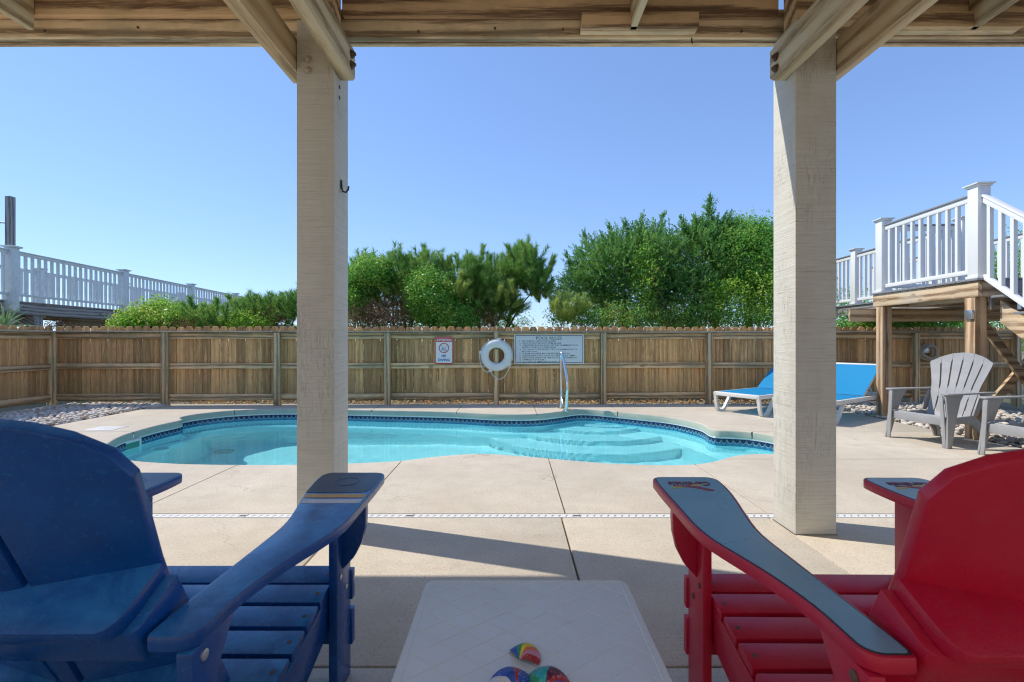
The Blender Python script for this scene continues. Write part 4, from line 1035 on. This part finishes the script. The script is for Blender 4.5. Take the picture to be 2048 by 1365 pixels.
# ------------------------------------------------------------ loungers
def lounger(label, loc, rz):
    t = thing('sun_lounger', label, 'sun lounger', loc, rz, 'blue sling loungers beyond the right post')
    W = M['whiteplastic']; hy = .335; zt = .30
    for s in (1,-1):
        MB().prism(rrect(.975,.021,.01), zt-.055, zt, 'z', Matrix.Translation((.92,s*hy,0))).build('side_rail', W, t, bevel=.006, local=True)
        for (x0, d) in ((-.035,1),(1.80,-1)):
            pts = [(x0,zt-.005),(x0+.03*d,.10),(x0+.07*d,.02),(x0+.12*d,.002),(x0+.19*d,.015),(x0+.25*d,.07),(x0+.36*d,.20),(x0+.43*d,zt-.03)]
            pts = catmull(pts, 5, closed=False); w2 = .022
            L_, R_ = [], []
            for i, p in enumerate(pts):
                a = Vector(pts[max(i-1,0)]); b_ = Vector(pts[min(i+1,len(pts)-1)]); tt = (b_-a).normalized(); nn = Vector((-tt.y, tt.x))*w2
                L_.append((p[0]+nn.x, max(0,p[1]+nn.y))); R_.append((p[0]-nn.x, max(0,p[1]-nn.y)))
            mb = MB(); 
            for i in range(len(pts)-1):
                q = [L_[i],L_[i+1],R_[i+1],R_[i]]
                mb.add([(x,s*hy-.02,z) for x,z in q]+[(x,s*hy+.02,z) for x,z in q], [(0,1,2,3),(7,6,5,4),(0,4,5,1),(2,6,7,3)])
            mb.build('leg_loop', W, t, smooth=True, local=True)
    MB().box(-.055,-.005,-hy-.01,hy+.01,zt-.055,zt+.004).build('foot_rail', W, t, bevel=.010, seg=3, local=True)
    MB().box(1.82,1.87,-hy,hy,zt-.05,zt-.004).build('head_rail', W, t, bevel=.008, local=True)
    for x in (.62,1.02): MB().box(x,x+.03,-hy,hy,zt-.05,zt-.022).build('cross_rail', W, t, bevel=.004, local=True)
    V = []; N = 16
    for k in range(N+1):
        x = -.006+1.04*k/N
        for i in range(7): u = i/3-1; V.append((x, u*(hy-.018), zt+.003-.014*(1-u*u)*math.sin(math.pi*k/N)))
    Fc = [(k*7+i,k*7+i+1,k*7+i+8,k*7+i+7) for k in range(N) for i in range(6)]
    MB().add(V, Fc).build('seat_sling', M['sling'], t, smooth=True, local=True)
    a = R(35); Mx = Matrix.Translation((1.03,0,zt)) @ Matrix.Rotation(-a,4,'Y')
    V = []
    for k in range(N+1):
        x = .0+.70*k/N
        for i in range(7): u = i/3-1; V.append(Mx @ Vector((x, u*(hy-.035), .012-.012*(1-u*u)*math.sin(math.pi*k/N))))
    MB().add(V, Fc).build('back_sling', M['sling'], t, smooth=True, local=True)
    for s in (1,-1): MB().box(.0,.71,s*(hy-.045)-.014,s*(hy-.045)+.014,-.026,.008,Mx).build('back_rail', W, t, bevel=.005, local=True)
    MB().box(.695,.73,-hy+.02,hy-.02,-.02,.018,Mx).build('back_top_rail', W, t, bevel=.008, seg=3, local=True)
    for s in (1,-1): MB().bar(Mx @ Vector((.42,s*.2,-.02)), (1.62,s*.2,zt-.04), .02, .02).build('prop_strut', W, t, bevel=.003, local=True)
    return t
lounger('blue sling lounger with white frame farther from the camera, near the fence', (3.28,6.98,0), R(32.7))
lounger('blue sling lounger with white frame nearer the camera, mostly hidden by the right post', (3.80,6.30,0), R(32.7))

# ------------------------------------------------------------ raised deck on the right
rd = thing('raised_deck', 'raised timber deck with white vinyl railing over the fence at right', 'deck', (4.98,5.13,0), R(-4.6))
B = dict(bevel=.004, local=True)
PW = .13
def wpost(par, x, y, z0=1.736, h=.985, w2=PW, mat='vinyl'):
    p = MB().box(x, x+w2, y, y+w2, z0, z0+h).build('railing_post', M[mat], par, bevel=.004, local=True)
    c = MB(); c.box(x-.012,x+w2+.012,y-.012,y+w2+.012,z0+h,z0+h+.02); c.box(x-.03,x+w2+.03,y-.03,y+w2+.03,z0+h+.021,z0+h+.034)
    a, b_ = x-.03, x+w2+.03; cc, d = y-.03, y+w2+.03; zz = z0+h+.0345
    c.add([(a,cc,zz),(b_,cc,zz),(b_,d,zz),(a,d,zz),((a+b_)/2,(cc+d)/2,zz+.022)], [(0,1,4),(1,2,4),(2,3,4),(3,0,4),(3,2,1,0)])
    c.build('post_cap', M[mat], p, bevel=.002, local=True)
    c = MB().box(x-.012,x+w2+.012,y-.012,y+w2+.012,z0-.0005,z0+.03).build('post_skirt', M[mat], p, bevel=.002, local=True) if mat == 'vinyl' and w2 > .12 else None
    return p
def railing(par, a, b_, z0, ztop=.90, zbot=.085, sp=.118, mat='vinyl', slope=0.0, dark=True, bw=.036, cap='greydeck'):
    """straight run from a to b (2-D, local), slope = rise per metre"""
    a = Vector(a); b_ = Vector(b_); L = (b_-a).length; d = (b_-a)/L
    def P(t, z): return (a.x+d.x*t, a.y+d.y*t, z0+z+slope*t)
    MB().bar(P(0,ztop-.02), P(L,ztop-.02), .045, .06).build('top_rail', M[mat], par, **B)
    if dark: MB().bar(P(0,ztop+.022), P(L,ztop+.022), .075, .022).build('cap_rail', M[cap], par, **B)
    else: MB().bar(P(0,ztop+.022), P(L,ztop+.022), .07, .022).build('cap_rail', M[mat], par, **B)
    MB().bar(P(0,zbot), P(L,zbot), .045, .05).build('bottom_rail', M[mat], par, **B)
    n = max(1, int(L/sp)); me = None; sp2 = L/n
    for k in range(n):
        t = (k+.5)*sp2
        if me is None:
            mb = MB(); h = ztop-zbot-.07
            sh = Matrix.Rotation(math.atan2(d.y,d.x),4,'Z') @ Matrix(((1,0,0,0),(0,1,0,0),(slope,0,1,0),(0,0,0,1)))
            mb.box(-bw/2,bw/2,-bw/2,bw/2,0,h,sh); me = mb.mesh('baluster', smooth=False); me.materials.append(M[mat])
        o = link('baluster', me, None, par, local=True); o.location = P(t, zbot+.0255)
# structure
MB().box(0,.042,0,1.68,1.54,1.71).build('rim_beam', M['deckwood'], rd, **B)
MB().box(.045,2.55,0,.042,1.54,1.71).build('rim_beam', M['deckx'], rd, **B)
MB().box(.045,2.55,1.64,1.68,1.54,1.71).build('rim_beam', M['deckx'], rd, **B)
for x in (.45,.86,1.27,1.68,2.1,2.5): MB().box(x,x+.04,.045,1.638,1.54,1.71).build('floor_joist', M['deckwood'], rd, **B)
for k in range(12): MB().box(-.022,2.56,-.02+k*.142,-.02+k*.142+.138,1.712,1.736).build('floor_board', M['greydeck'], rd, bevel=.003, local=True)
for (x,y) in ((.005,.045),(.005,1.49),(2.4,.045),(2.4,1.49)): MB().box(x,x+.125,y,y+.13,-.1,1.538 if x > 1 else 1.538).build('deck_post', M['deckpost'], rd, bevel=.005, local=True)
MB().box(.145,2.4,.05,.09,1.36,1.535).build('support_beam', M['deckx'], rd, **B)
MB().box(-.3,2.4,1.64+.05,1.64+.09,1.34,1.52).build('support_beam', M['deckx'], rd, **B)
MB().box(.148,.20,.035,.048,1.40,1.56).build('tie_plate', M['galv'], rd, **B)
MB().box(-.02,.003,.05,.15,1.30,1.40).build('tie_plate', M['galv'], rd, **B)
# crossed braces
MB().bar((.16,.15,1.26), (1.65,.22,-.9+.0), .04, .09, up=(0,1,0)) if False else None
MB().bar((.15,.16,1.30), (1.05,.16,.02), .085, .04, up=(0,1,0)).build('brace', M['deckx'], rd, **B)
MB().bar((.15,.21,.16), (1.05,.21,1.30), .085, .04, up=(0,1,0)).build('brace', M['deckx'], rd, **B)
# railing on the platform
wpost(rd, -.005,-.005); wpost(rd, -.005,1.49)
railing(rd, (.06,.126), (.06,1.489), 1.736, sp=.125)
wpost(rd, 2.40,-.005); wpost(rd, 2.40,1.9); wpost(rd,2.4,3.8)
railing(rd, (2.46,.126), (2.46,1.899), 1.736, sp=.125); railing(rd, (2.46,2.031), (2.46,3.799), 1.736, sp=.125); railing(rd, (2.46,3.931), (2.46,5.6), 1.736, sp=.125)
wpost(rd, 1.03,1.49); railing(rd, (.126,1.555), (1.029,1.555), 1.736, sp=.125)
wpost(rd, 1.0,3.75); railing(rd, (1.09,1.621), (1.06,3.749), 1.736, sp=.125); railing(rd, (1.06,3.881), (1.03,6.4), 1.736, sp=.125)
# walkway back over the fence
MB().box(1.0,1.042,1.70,6.5,1.54,1.71).build('rim_beam', M['greywood'], rd, **B); MB().box(2.5,2.542,1.70,6.5,1.54,1.71).build('rim_beam', M['greywood'], rd, **B)
for k in range(33): MB().box(.97,2.56,1.69+k*.146,1.69+k*.146+.142,1.712,1.736).build('floor_board', M['greydeck'], rd, smooth=False, local=True)
for y in (3.75,6.2): MB().box(1.04,1.17,y,y+.13,-.1,1.538).build('deck_post', M['greypost'], rd, **B)
# stairs toward the camera
st_ = thing('deck_stairs', 'white railed stairs coming down from the raised deck at the right edge', 'stairs', (4.98,5.13,0), R(-4.6))
sl_m = -.75
for x in (.20,1.25):
    P = [(-.02,1.50),(-.02,1.26),(-2.0,-.20),(-2.0,.02)]
    MB().prism(P, x, x+.04, 'x').build('stringer', M['deckwood'], st_, **B)
for k in range(8):
    y1 = -.03-.25*k; z1 = 1.545-.1875*k
    MB().box(.10,1.40,y1-.26,y1,z1-.025,z1).build('tread', M['greydeck'], st_, **B)
    MB().box(.245,1.245,y1-.012,y1,z1+.001,z1+.160).build('riser', M['greydeck'], st_, **B)
    if k < 2:
        mb = MB(); mb.box(.15,.185,y1-.24,y1-.02,z1-.032,z1-.026); mb.box(.15,.185,y1-.24,y1-.234,z1-.16,z1-.033); mb.build('tread_bracket', M['galv'], st_, local=True)
railing(st_, (.06,-.008), (.06,-1.95), 1.736, ztop=.86, zbot=.02, sp=.125, slope=sl_m, dark=False, bw=.038)
wpost(st_, -.005,-2.08, .0, 1.15)

# grey coiled thing hanging behind the grey chair
hg = thing('hose_hanger', 'small beige looped hose hanger on the fence behind the grey chair', 'hanger', (7.12,fence_pt(7.12,.07),.87), FR)
for k,(rx,rz_,dy) in enumerate(((.17,.13,0),(.15,.11,-.03),(.13,.10,-.06))):
    MB().tube([(rx*math.cos(a*math.pi/12),dy,rz_*math.sin(a*math.pi/12)+.02*math.sin(a*math.pi/6)) for a in range(24)], .018, 8, closed=True).build('hose_loop', plastic('hose_beige_%d' % k, (.42,.38,.31), .6), hg, smooth=True, local=True)
MB().box(-.06,.06,-.01,.02,-.02,.10).build('hanger_plate', M['galv'], hg, **B)

# ------------------------------------------------------------ boardwalk on the left
bw = thing('boardwalk', 'raised beach boardwalk with pale grey railings beyond the fence at left', 'boardwalk', (-9.76,6.4,0), R(6.2))
MB().box(0,.04,0,22,1.60,1.85).build('rim_beam', M['greywood'], bw, **B); MB().box(-1.9,-1.86,0,22,1.60,1.85).build('rim_beam', M['greywood'], bw, **B)
mb = MB()
for k in range(150): mb.box(-1.93,.06,k*.146,k*.146+.14,1.852,1.875)
o = mb.build('floor_boards', M['greywood'], bw, smooth=False, local=True)
ys_ = [0.0,3.18,6.40,9.62,12.8,16.0,19.2]
for k, y in enumerate(ys_):
    for (x, s) in ((.042,1),(-1.9-.092,-1)):
        p = MB().box(x,x+.16,y-.08,y+.08,1.66,2.92).build('railing_post', M['paintedrail'], bw, **B)
        MB().box(x-.035,x+.195,y-.115,y+.115,2.921,2.955).build('post_cap', M['paintedrail'], p, **B)
    if k < len(ys_)-1:
        for x in (.11,-1.95): railing(bw, (x,y+.083), (x,ys_[k+1]-.083), 1.875, ztop=.97, zbot=.12, sp=.16, mat='paintedrail', bw=.042, cap='paintedrail')
    for x in (-.2,-1.8): MB().box(x,x+.19,y+.7,y+.9,-.1,1.598).build('piling', M['greypost'], bw, **B)
    MB().box(-2.0,.04,y+.62,y+.69,1.40,1.597).build('cross_beam', M['greywood'], bw, **B)
lpole = thing('lamp_pole', 'tall weathered grey pole with a small arm behind the boardwalk post at left', 'pole', (-10.40,9.95,0), R(1))
MB().box(-.058,.058,-.055,.055,-.1,4.05).build('pole', M['greypost'], lpole, bevel=.006, local=True)
MB().tube([(-.07,0,3.50),(-.2,0,3.52),(-.30,0,3.44),(-.45,0,3.40)], .018, 8).build('arm', M['galv'], lpole, smooth=True, local=True)
MB().tube([(-.07,0,2.98),(-.12,0,2.985),(-.14,0,2.95)], .012, 6).build('hook', M['galv'], lpole, local=True)

# ------------------------------------------------------------ vegetation
def P3(px, py, Y): x, z = XZ(px, py, Y); return np.array([x, Y, z])
def unit(v): return v/(np.linalg.norm(v, axis=-1, keepdims=True)+1e-9)
def blobs(specs, n, shell=.35):
    """specs: (px,py,Y,rx,ry,rd) pixels for rx, ry, metres for rd; returns points and outward directions"""
    c = []; d = []; wts = np.array([s[3]*s[4] for s in specs], float); wts /= wts.sum()
    for s, w_ in zip(specs, wts):
        k = int(n*w_)+1; ctr = P3(*s[:3]); r = np.array([s[3]*s[2]/F, s[5], s[4]*s[2]/F])
        u = unit(rng.normal(size=(k,3))); rad = (1-shell*rng.random((k,1))**1.6)
        c.append(ctr+u*r*rad*rng.uniform(.86,1.10,(k,1))); d.append(unit(u/r*r.mean()))
    c = np.concatenate(c); d = np.concatenate(d); keep = c[:,2] > .1
    return c[keep], d[keep]
def leaf_crown(specs, nclump, per, sig, size, aspect=.55, shell=.5):
    c, d = blobs(specs, nclump, shell); k = len(c)
    p = np.repeat(c, per, 0)+rng.normal(size=(k*per,3))*sig
    dd = np.repeat(d, per, 0)
    nrm = unit(rng.normal(size=p.shape)*.8+dd*.5+np.array([0,0,.5])); t = unit(np.cross(nrm, rng.normal(size=p.shape))); b_ = np.cross(nrm, t)
    s = rng.uniform(.6,1.25,(len(p),1))*size
    return np.stack([p-t*s, p-b_*s*aspect-nrm*s*.15, p+t*s, p+b_*s*aspect-nrm*s*.15], 1).reshape(-1,3)
def sprays(c, d, L, k=22, lw=.011, ll=.05):
    n = len(c); d = unit(d); side = unit(np.cross(d, rng.normal(size=d.shape)))
    t = np.linspace(.05, 1, k)[None,:,None]; Ls = (L*rng.uniform(.6,1.3,(n,1)))[:,None,:]
    bendv = np.array([0,0,-.12])
    base = c[:,None,:]+d[:,None,:]*t*Ls+bendv*(t**2)*Ls
    sg = np.where(np.arange(k)%2 == 0, 1, -1)[None,:,None]
    dirn = unit(d[:,None,:]*.9+side[:,None,:]*sg*.8+rng.normal(size=(n,k,3))*.28)
    w_ = unit(np.cross(dirn, rng.normal(size=(n,k,3))))
    ln = ll*(1.25-.7*t)*rng.uniform(.7,1.3,(n,k,1))
    return np.stack([base-w_*lw/2, base+dirn*ln*.5-w_*lw*.9, base+dirn*ln, base+dirn*ln*.5+w_*lw*.9], 2).reshape(-1,3)
def needles(c, d, L, k=130, ln=.10, lw=.0052):
    n = len(c); d = unit(d); t = rng.uniform(.02,1,(n,k,1)); Ls = (np.ones((n,1))*L if np.isscalar(L) else np.asarray(L).reshape(-1,1))[:,None,:]
    base = c[:,None,:]+d[:,None,:]*t*Ls
    rad = rng.normal(size=(n,k,3)); rad = unit(rad-(rad*d[:,None,:]).sum(-1,keepdims=True)*d[:,None,:])
    dirn = unit(d[:,None,:]*rng.uniform(.5,1.2,(n,k,1))+rad*.75); w_ = unit(np.cross(dirn, rng.normal(size=(n,k,3))))
    l_ = ln*rng.uniform(.7,1.15,(n,k,1))
    return np.stack([base-w_*lw, base+w_*lw, base+dirn*l_], 2).reshape(-1,3)
def limbs(name, parent, base, tips, mat, r0=.06, wob=.12):
    mb = MB(); base = np.array(base, float)
    for tp in tips:
        tp = np.array(tp, float); P = []; m_ = 7; off = rng.normal(size=3)*wob
        for k in range(m_+1):
            t = k/m_; p = base*(1-t)+tp*t+off*math.sin(t*math.pi)+np.array([0,0,.15*math.sin(t*math.pi)]); P.append(tuple(p))
        mb.tube(P, [r0*(1-.85*k/m_) for k in range(m_+1)], 6)
    return mb.build(name, mat, parent, smooth=True)
M['bark'] = wood('bark_brown', (.20,.14,.10), (.08,.055,.04), 'z', var=.2, rough=.95); M['twig'] = flat('dry_twig', (.16,.115,.085), .9)
M['pineN'] = leafmat('pine_needles', (.035,.085,.020), (.07,.15,.03), (.17,.24,.055), .5, .25)
M['pineY'] = leafmat('pine_needles_pale', (.08,.13,.03), (.16,.22,.05), (.28,.28,.08), .5, .3)
M['cedar'] = leafmat('cedar_foliage', (.018,.055,.020), (.055,.14,.030), (.16,.25,.055), .5, .28)
M['leafA'] = leafmat('glossy_leaves', (.025,.085,.015), (.07,.18,.025), (.18,.30,.045), .35, .35)
M['leafY'] = leafmat('yellow_green_leaves', (.045,.12,.015), (.12,.22,.025), (.26,.33,.05), .4, .4)
M['dead'] = leafmat('dead_foliage', (.05,.028,.015), (.11,.065,.035), (.19,.12,.06), .8, .1)
M['yucca'] = leafmat('yucca_blades', (.06,.13,.06), (.12,.20,.09), (.38,.33,.16), .45, .2)

def veg(name, label, cat, base_px, Y, parts, trunk=None, group=None):
    X = (base_px-1024)/F*Y; t = thing(name, label, cat, (X, Y, 0), 0, group)
    for (nm, arr, k, mat) in parts: o = link(nm, np_mesh(nm, arr, k), mat, t)
    if trunk:
        for (nm, tips, r0, mt) in trunk: limbs(nm, t, (X, Y, -.1), tips, mt, r0)
    return t
def shoots(specs, n, up=.75, L=(.2,.40), k=130, ln=.125, shell=.5):
    c, d = blobs(specs, n, shell); dd = unit(d*(1-up)*1.4+np.array([0,0,up])+rng.normal(size=d.shape)*.25)
    return needles(c, dd, rng.uniform(*L, len(c)), k, ln)
def at_shoots(lst, Y, L=.42, k=480, ln=.13, dirs=None):   # individual leader shoots placed one by one
    c = np.array([P3(x, y, Y) for x, y, _ in lst]); d = np.array([[dx, 0, 1.0] for _, _, dx in lst])
    return needles(c, d, rng.uniform(L*.8, L*1.2, len(c)), k, ln)
Yp = 10.2
# left pine mass by the post
a1 = np.concatenate([shoots([(735,565,Yp,38,38,.5),(800,560,Yp,45,36,.5),(850,560,Yp,40,42,.5),(780,600,Yp,70,34,.5)], 420), at_shoots([(725,545,-.1),(790,535,-.25),(828,545,-.35),(852,528,-.12),(805,548,.1),(760,555,.0)], Yp, .36)])
veg('pine_tree', 'pine with candle-like upright shoots, just right of the left post', 'pine tree', 800, Yp, [('crown', a1, 3, M['pineN'])],
    [('trunk', [P3(800,600,Yp)], .09, M['bark']), ('branch', [P3(735,570,Yp),P3(790,540,Yp),P3(850,535,Yp),P3(830,560,Yp)], .035, M['bark'])])
# right-leaning pine
a2 = np.concatenate([shoots([(930,565,Yp,45,30,.5),(985,575,Yp,50,40,.6),(1050,545,Yp,40,38,.5),(1075,585,Yp,28,22,.4),(1000,625,Yp,38,24,.5),(950,615,Yp,60,34,.5)], 720),
                     at_shoots([(962,528,.12),(945,545,-.1),(1043,520,-.05),(1030,530,-.35),(1060,535,.25),(1090,560,.45),(1095,545,.4),(1080,570,.6),(905,545,-.2),(975,545,.2),(888,550,-.15),(1010,560,.1)], Yp, .36)])
a2b = shoots([(915,590,Yp-.6,18,24,.15),(1010,600,Yp-.5,26,18,.2),(790,585,Yp-.5,22,12,.2)], 22, k=240, ln=.12)
veg('pine_tree', 'bushy pine leaning out to the right over the life ring', 'pine tree', 965, Yp+.3, [('crown', a2, 3, M['pineN']), ('pale_shoots', a2b, 3, M['pineY'])],
    [('trunk', [P3(975,610,Yp)], .09, M['bark']), ('branch', [P3(962,540,Yp),P3(1045,530,Yp),P3(1090,560,Yp),P3(930,560,Yp)], .035, M['bark'])])
# leafy shrub in between and the tangled brown one
a3 = leaf_crown([(865,600,9.6,48,55,.5),(905,640,9.5,50,30,.4),(845,570,9.7,34,30,.4)], 900, 28, .075, .024)
veg('leafy_shrub', 'fresh green leafy shrub filling the gap between the two pines', 'shrub', 870, 9.6, [('crown', a3, 4, M['leafA'])], [('stem', [P3(850,600,9.6),P3(890,600,9.6),P3(870,570,9.6)], .03, M['bark'])])
a4 = leaf_crown([(745,545,9.7,42,30,.4),(715,590,9.7,30,50,.4)], 480, 26, .07, .026); a4d = leaf_crown([(775,630,9.6,50,26,.5),(725,635,9.6,36,22,.5),(960,635,10.0,40,20,.5)], 340, 24, .09, .02)
mbp = [P3(rng.uniform(700,830), rng.uniform(560,640), 9.4+rng.uniform(-.2,.3)) for _ in range(42)]
veg('tangled_shrub', 'half dead shrub of tangled brown twigs beside the left post', 'shrub', 760, 9.7, [('crown', a4, 4, M['leafA']), ('dead_foliage', a4d, 4, M['dead'])], [('stem', mbp, .012, M['twig'])])
# cedars
Yc = 10.6
def cedar(specs, n, leaders, Lw=.24):
    c, d = blobs(specs, n, .5); dd = unit(d*.8+np.array([0,0,.55])+rng.normal(size=d.shape)*.35); A = [sprays(c, dd, Lw, 26)]
    for (x, y, dx, h, wd) in leaders:   # feathery leader: sprays along a stem
        k = 34; t = rng.uniform(0,1,k); p0 = P3(x, y, Yc); stem = np.array([dx*h, 0, h]); c2 = p0+t[:,None]*stem
        dd2 = unit(rng.normal(size=(k,3))*np.array([1,1,.2])*(1-t[:,None]*.6)+np.array([dx,0,.7+1.2*0])+t[:,None]*np.array([0,0,1.0])); A.append(sprays(c2, dd2, wd, 18))
    return np.concatenate(A)
c1 = cedar([(1200,545,Yc,60,62,.8),(1255,560,Yc,85,95,.9),(1160,590,Yc,45,40,.6),(1300,520,Yc,60,62,.8)], 4200, [(1180,515,-.25,.5,.18),(1228,500,-.2,.5,.16),(1280,475,.1,.45,.18),(1318,470,.25,.42,.16),(1260,482,-.3,.4,.16),(1150,545,-.5,.4,.15)])
veg('cedar_tree', 'broad feathery cedar, the left half of the big green mass behind the fence', 'cedar tree', 1250, Yc, [('crown', c1, 4, M['cedar'])], [('trunk', [P3(1250,560,Yc)], .12, M['bark']), ('branch', [P3(1180,560,Yc),P3(1210,500,Yc),P3(1300,500,Yc),P3(1320,560,Yc)], .04, M['bark'])])
c2 = cedar([(1400,530,Yc+.3,80,80,.9),(1425,485,Yc+.3,50,42,.6),(1370,600,Yc-.2,75,60,.7)], 3900, [(1420,455,.0,.50,.26),(1420,440,.0,.42,.2),(1398,470,-.3,.35,.2),(1448,465,.35,.35,.22),(1370,475,-.2,.4,.16)])
veg('cedar_tree', 'tallest cedar with a pointed feathery tip, in the middle of the green mass', 'cedar tree', 1410, Yc+.2, [('crown', c2, 4, M['cedar'])], [('trunk', [P3(1415,470,Yc)], .12, M['bark']), ('branch', [P3(1370,500,Yc),P3(1450,500,Yc),P3(1350,600,Yc)], .04, M['bark'])])
l3 = leaf_crown([(1490,520,Yc-.1,70,72,.8),(1480,470,Yc+.2,46,30,.6),(1530,480,Yc,44,36,.6),(1540,580,Yc-.3,60,70,.7),(1600,590,Yc,45,60,.8)], 1500, 26, .10, .030)
veg('broadleaf_tree', 'round leafed bright green tree against the left side of the right post', 'tree', 1510, Yc, [('crown', l3, 4, M['leafA'])], [('trunk', [P3(1500,540,Yc)], .1, M['bark']), ('branch', [P3(1480,470,Yc),P3(1540,500,Yc)], .04, M['bark'])])
# low vine and undergrowth
l4 = leaf_crown([(1290,560,9.7,20,70,.2),(1450,590,9.7,50,30,.25),(1520,570,9.7,30,35,.3)], 190, 16, .09, .030)
veg('climbing_vine', 'yellow green vine trailing over the front of the cedars', 'vine', 1400, 9.7, [('leaves', l4, 4, M['leafY'])], [('stem', [P3(1290,500,9.8),P3(1300,560,9.7),P3(1450,560,9.8)], .012, M['twig'])])
l5 = np.concatenate([leaf_crown([(760,640,10.6,110,30,.5),(900,630,10.8,100,36,.5),(1020,648,10.8,50,14,.4),(1150,635,9.6,60,20,.3),(1250,635,9.6,90,24,.3),(1400,635,9.6,100,24,.3),(1510,635,9.6,60,26,.3)], 1050, 22, .09, .024)])
veg('undergrowth', 'low dark leafy undergrowth along the fence under the cedars', 'undergrowth', 1300, 9.6, [('leaves', l5, 4, M['leafA']), ('dead_foliage', leaf_crown([(1300,640,9.8,200,16,.3)], 200, 22, .1, .02), 4, M['dead'])])
b5 = shoots([(1130,632,9.5,34,20,.3)], 34, k=160)
veg('small_pine', 'small low pine at the gap between the leaning pine and the cedar', 'pine tree', 1125, 9.5, [('crown', b5, 3, M['pineY'])], [('trunk', [P3(1125,640,9.5)], .03, M['bark'])])
dk = leaf_crown([(x, 735, 9.1, 90, 62, .35) for x in range(140, 1600, 130)], 1500, 20, .10, .034)
veg('low_brush', 'dark low brush growing close behind the long fence, seen through its gaps', 'brush', 850, 9.1, [('leaves', dk, 4, M['leafA'])])
# left side
l6 = leaf_crown([(320,640,9.9,62,38,.6),(360,645,9.7,60,34,.5),(280,650,9.8,42,28,.5)], 900, 24, .07, .028)
veg('vine_covered_shrub', 'dome of yellow green vine leaves in front of the boardwalk', 'shrub', 320, 9.9, [('leaves', l6, 4, M['leafY'])], [('stem', [P3(320,640,9.9)], .04, M['bark'])])
b6 = np.concatenate([shoots([(400,648,9.3,22,16,.2),(440,650,9.3,26,14,.2)], 22, k=200), at_shoots([(385,640,-.1),(430,640,.1),(415,650,-.2)], 9.3, .40)])
veg('small_pine', 'small young pine with two upright shoots before the vine dome', 'pine tree', 410, 9.3, [('crown', b6, 3, M['pineN'])], [('trunk', [P3(410,650,9.3)], .03, M['bark'])])
b7 = np.concatenate([shoots([(490,634,10.2,24,14,.5),(540,634,10.2,46,20,.6),(600,630,10.2,40,18,.6),(650,615,10.4,50,26,.6)], 300), at_shoots([(470,618,-.5),(490,622,-.1),(510,615,.1),(530,622,.1),(562,612,.1),(480,625,-.6)], 10.2, .28)])
veg('pine_tree', 'dark spreading pine left of the left post, behind the fence', 'pine tree', 540, 10.2, [('crown', b7, 3, M['pineN']), ('dead_foliage', leaf_crown([(535,635,10.0,45,20,.4)], 90, 20, .08, .02), 4, M['dead']), ('leaves', leaf_crown([(480,645,9.6,60,16,.3)], 200, 22, .07, .024), 4, M['leafY'])], [('trunk', [P3(540,620,10.2)], .06, M['bark']), ('branch', [P3(470,610,10.2),P3(520,600,10.2),P3(600,600,10.2)], .03, M['bark'])])
# right side behind the raised deck
l8 = leaf_crown([(1720,640,11.5,70,70,.8),(1850,660,11.5,120,80,.9),(2010,600,12.0,110,110,1.0),(2120,560,12.5,120,150,1.2)], 1800, 24, .12, .032)
veg('broadleaf_hedge', 'dense dark green hedge behind the raised deck at right', 'hedge', 1900, 11.5, [('crown', l8, 4, M['leafA'])], [('stem', [P3(1850,660,11.5),P3(2010,600,12)], .08, M['bark'])])
l9 = leaf_crown([(1745,652,8.9,90,14,.25),(1860,640,9.0,70,18,.3)], 330, 22, .08, .024)
veg('low_shrub', 'low shrub poking over the fence beneath the raised deck', 'shrub', 1800, 9.0, [('crown', l9, 4, M['leafA'])])
# reddish shrub under the boardwalk, yucca
l10 = leaf_crown([(125,652,11.5,28,14,.3),(380,652,9.3,60,10,.2)], 120, 22, .06, .018)
veg('reddish_shrub', 'small reddish brown shrub peeping over the fence under the boardwalk', 'shrub', 125, 11.5, [('crown', l10, 4, M['dead'])])
yx, yz = XZ(8, 655, 8.6); yc = thing('yucca_plant', 'spiky yucca with long narrow blades behind the fence at far left', 'plant', (yx, 8.6, 0))
MB().tube([(yx,8.6,-.1),(yx,8.6,yz)], .06, 8).build('trunk', M['bark'], yc)
mb = MB()
for k in range(46):
    a = rng.uniform(-.3,math.pi+.3); e = rng.uniform(-.2,.9); L = rng.uniform(.35,.75); d = Vector((math.cos(a)*1.0, rng.uniform(-.5,.5), abs(math.sin(a))*.9+.05)).normalized()
    sd_ = d.cross(Vector((0,1,.3))).normalized()*.014; P0 = Vector((yx,8.6,yz)); dr = Vector((0,0,-rng.uniform(.02,.22)))
    p1 = P0+d*L*.5; p2 = P0+d*L+dr
    mb.add([P0-sd_,P0+sd_,p1+sd_,p1-sd_], [(0,1,2,3)]); mb.add([p1-sd_,p1+sd_,p2], [(0,1,2)])
mb.build('blades', M['yucca'], yc, smooth=False)
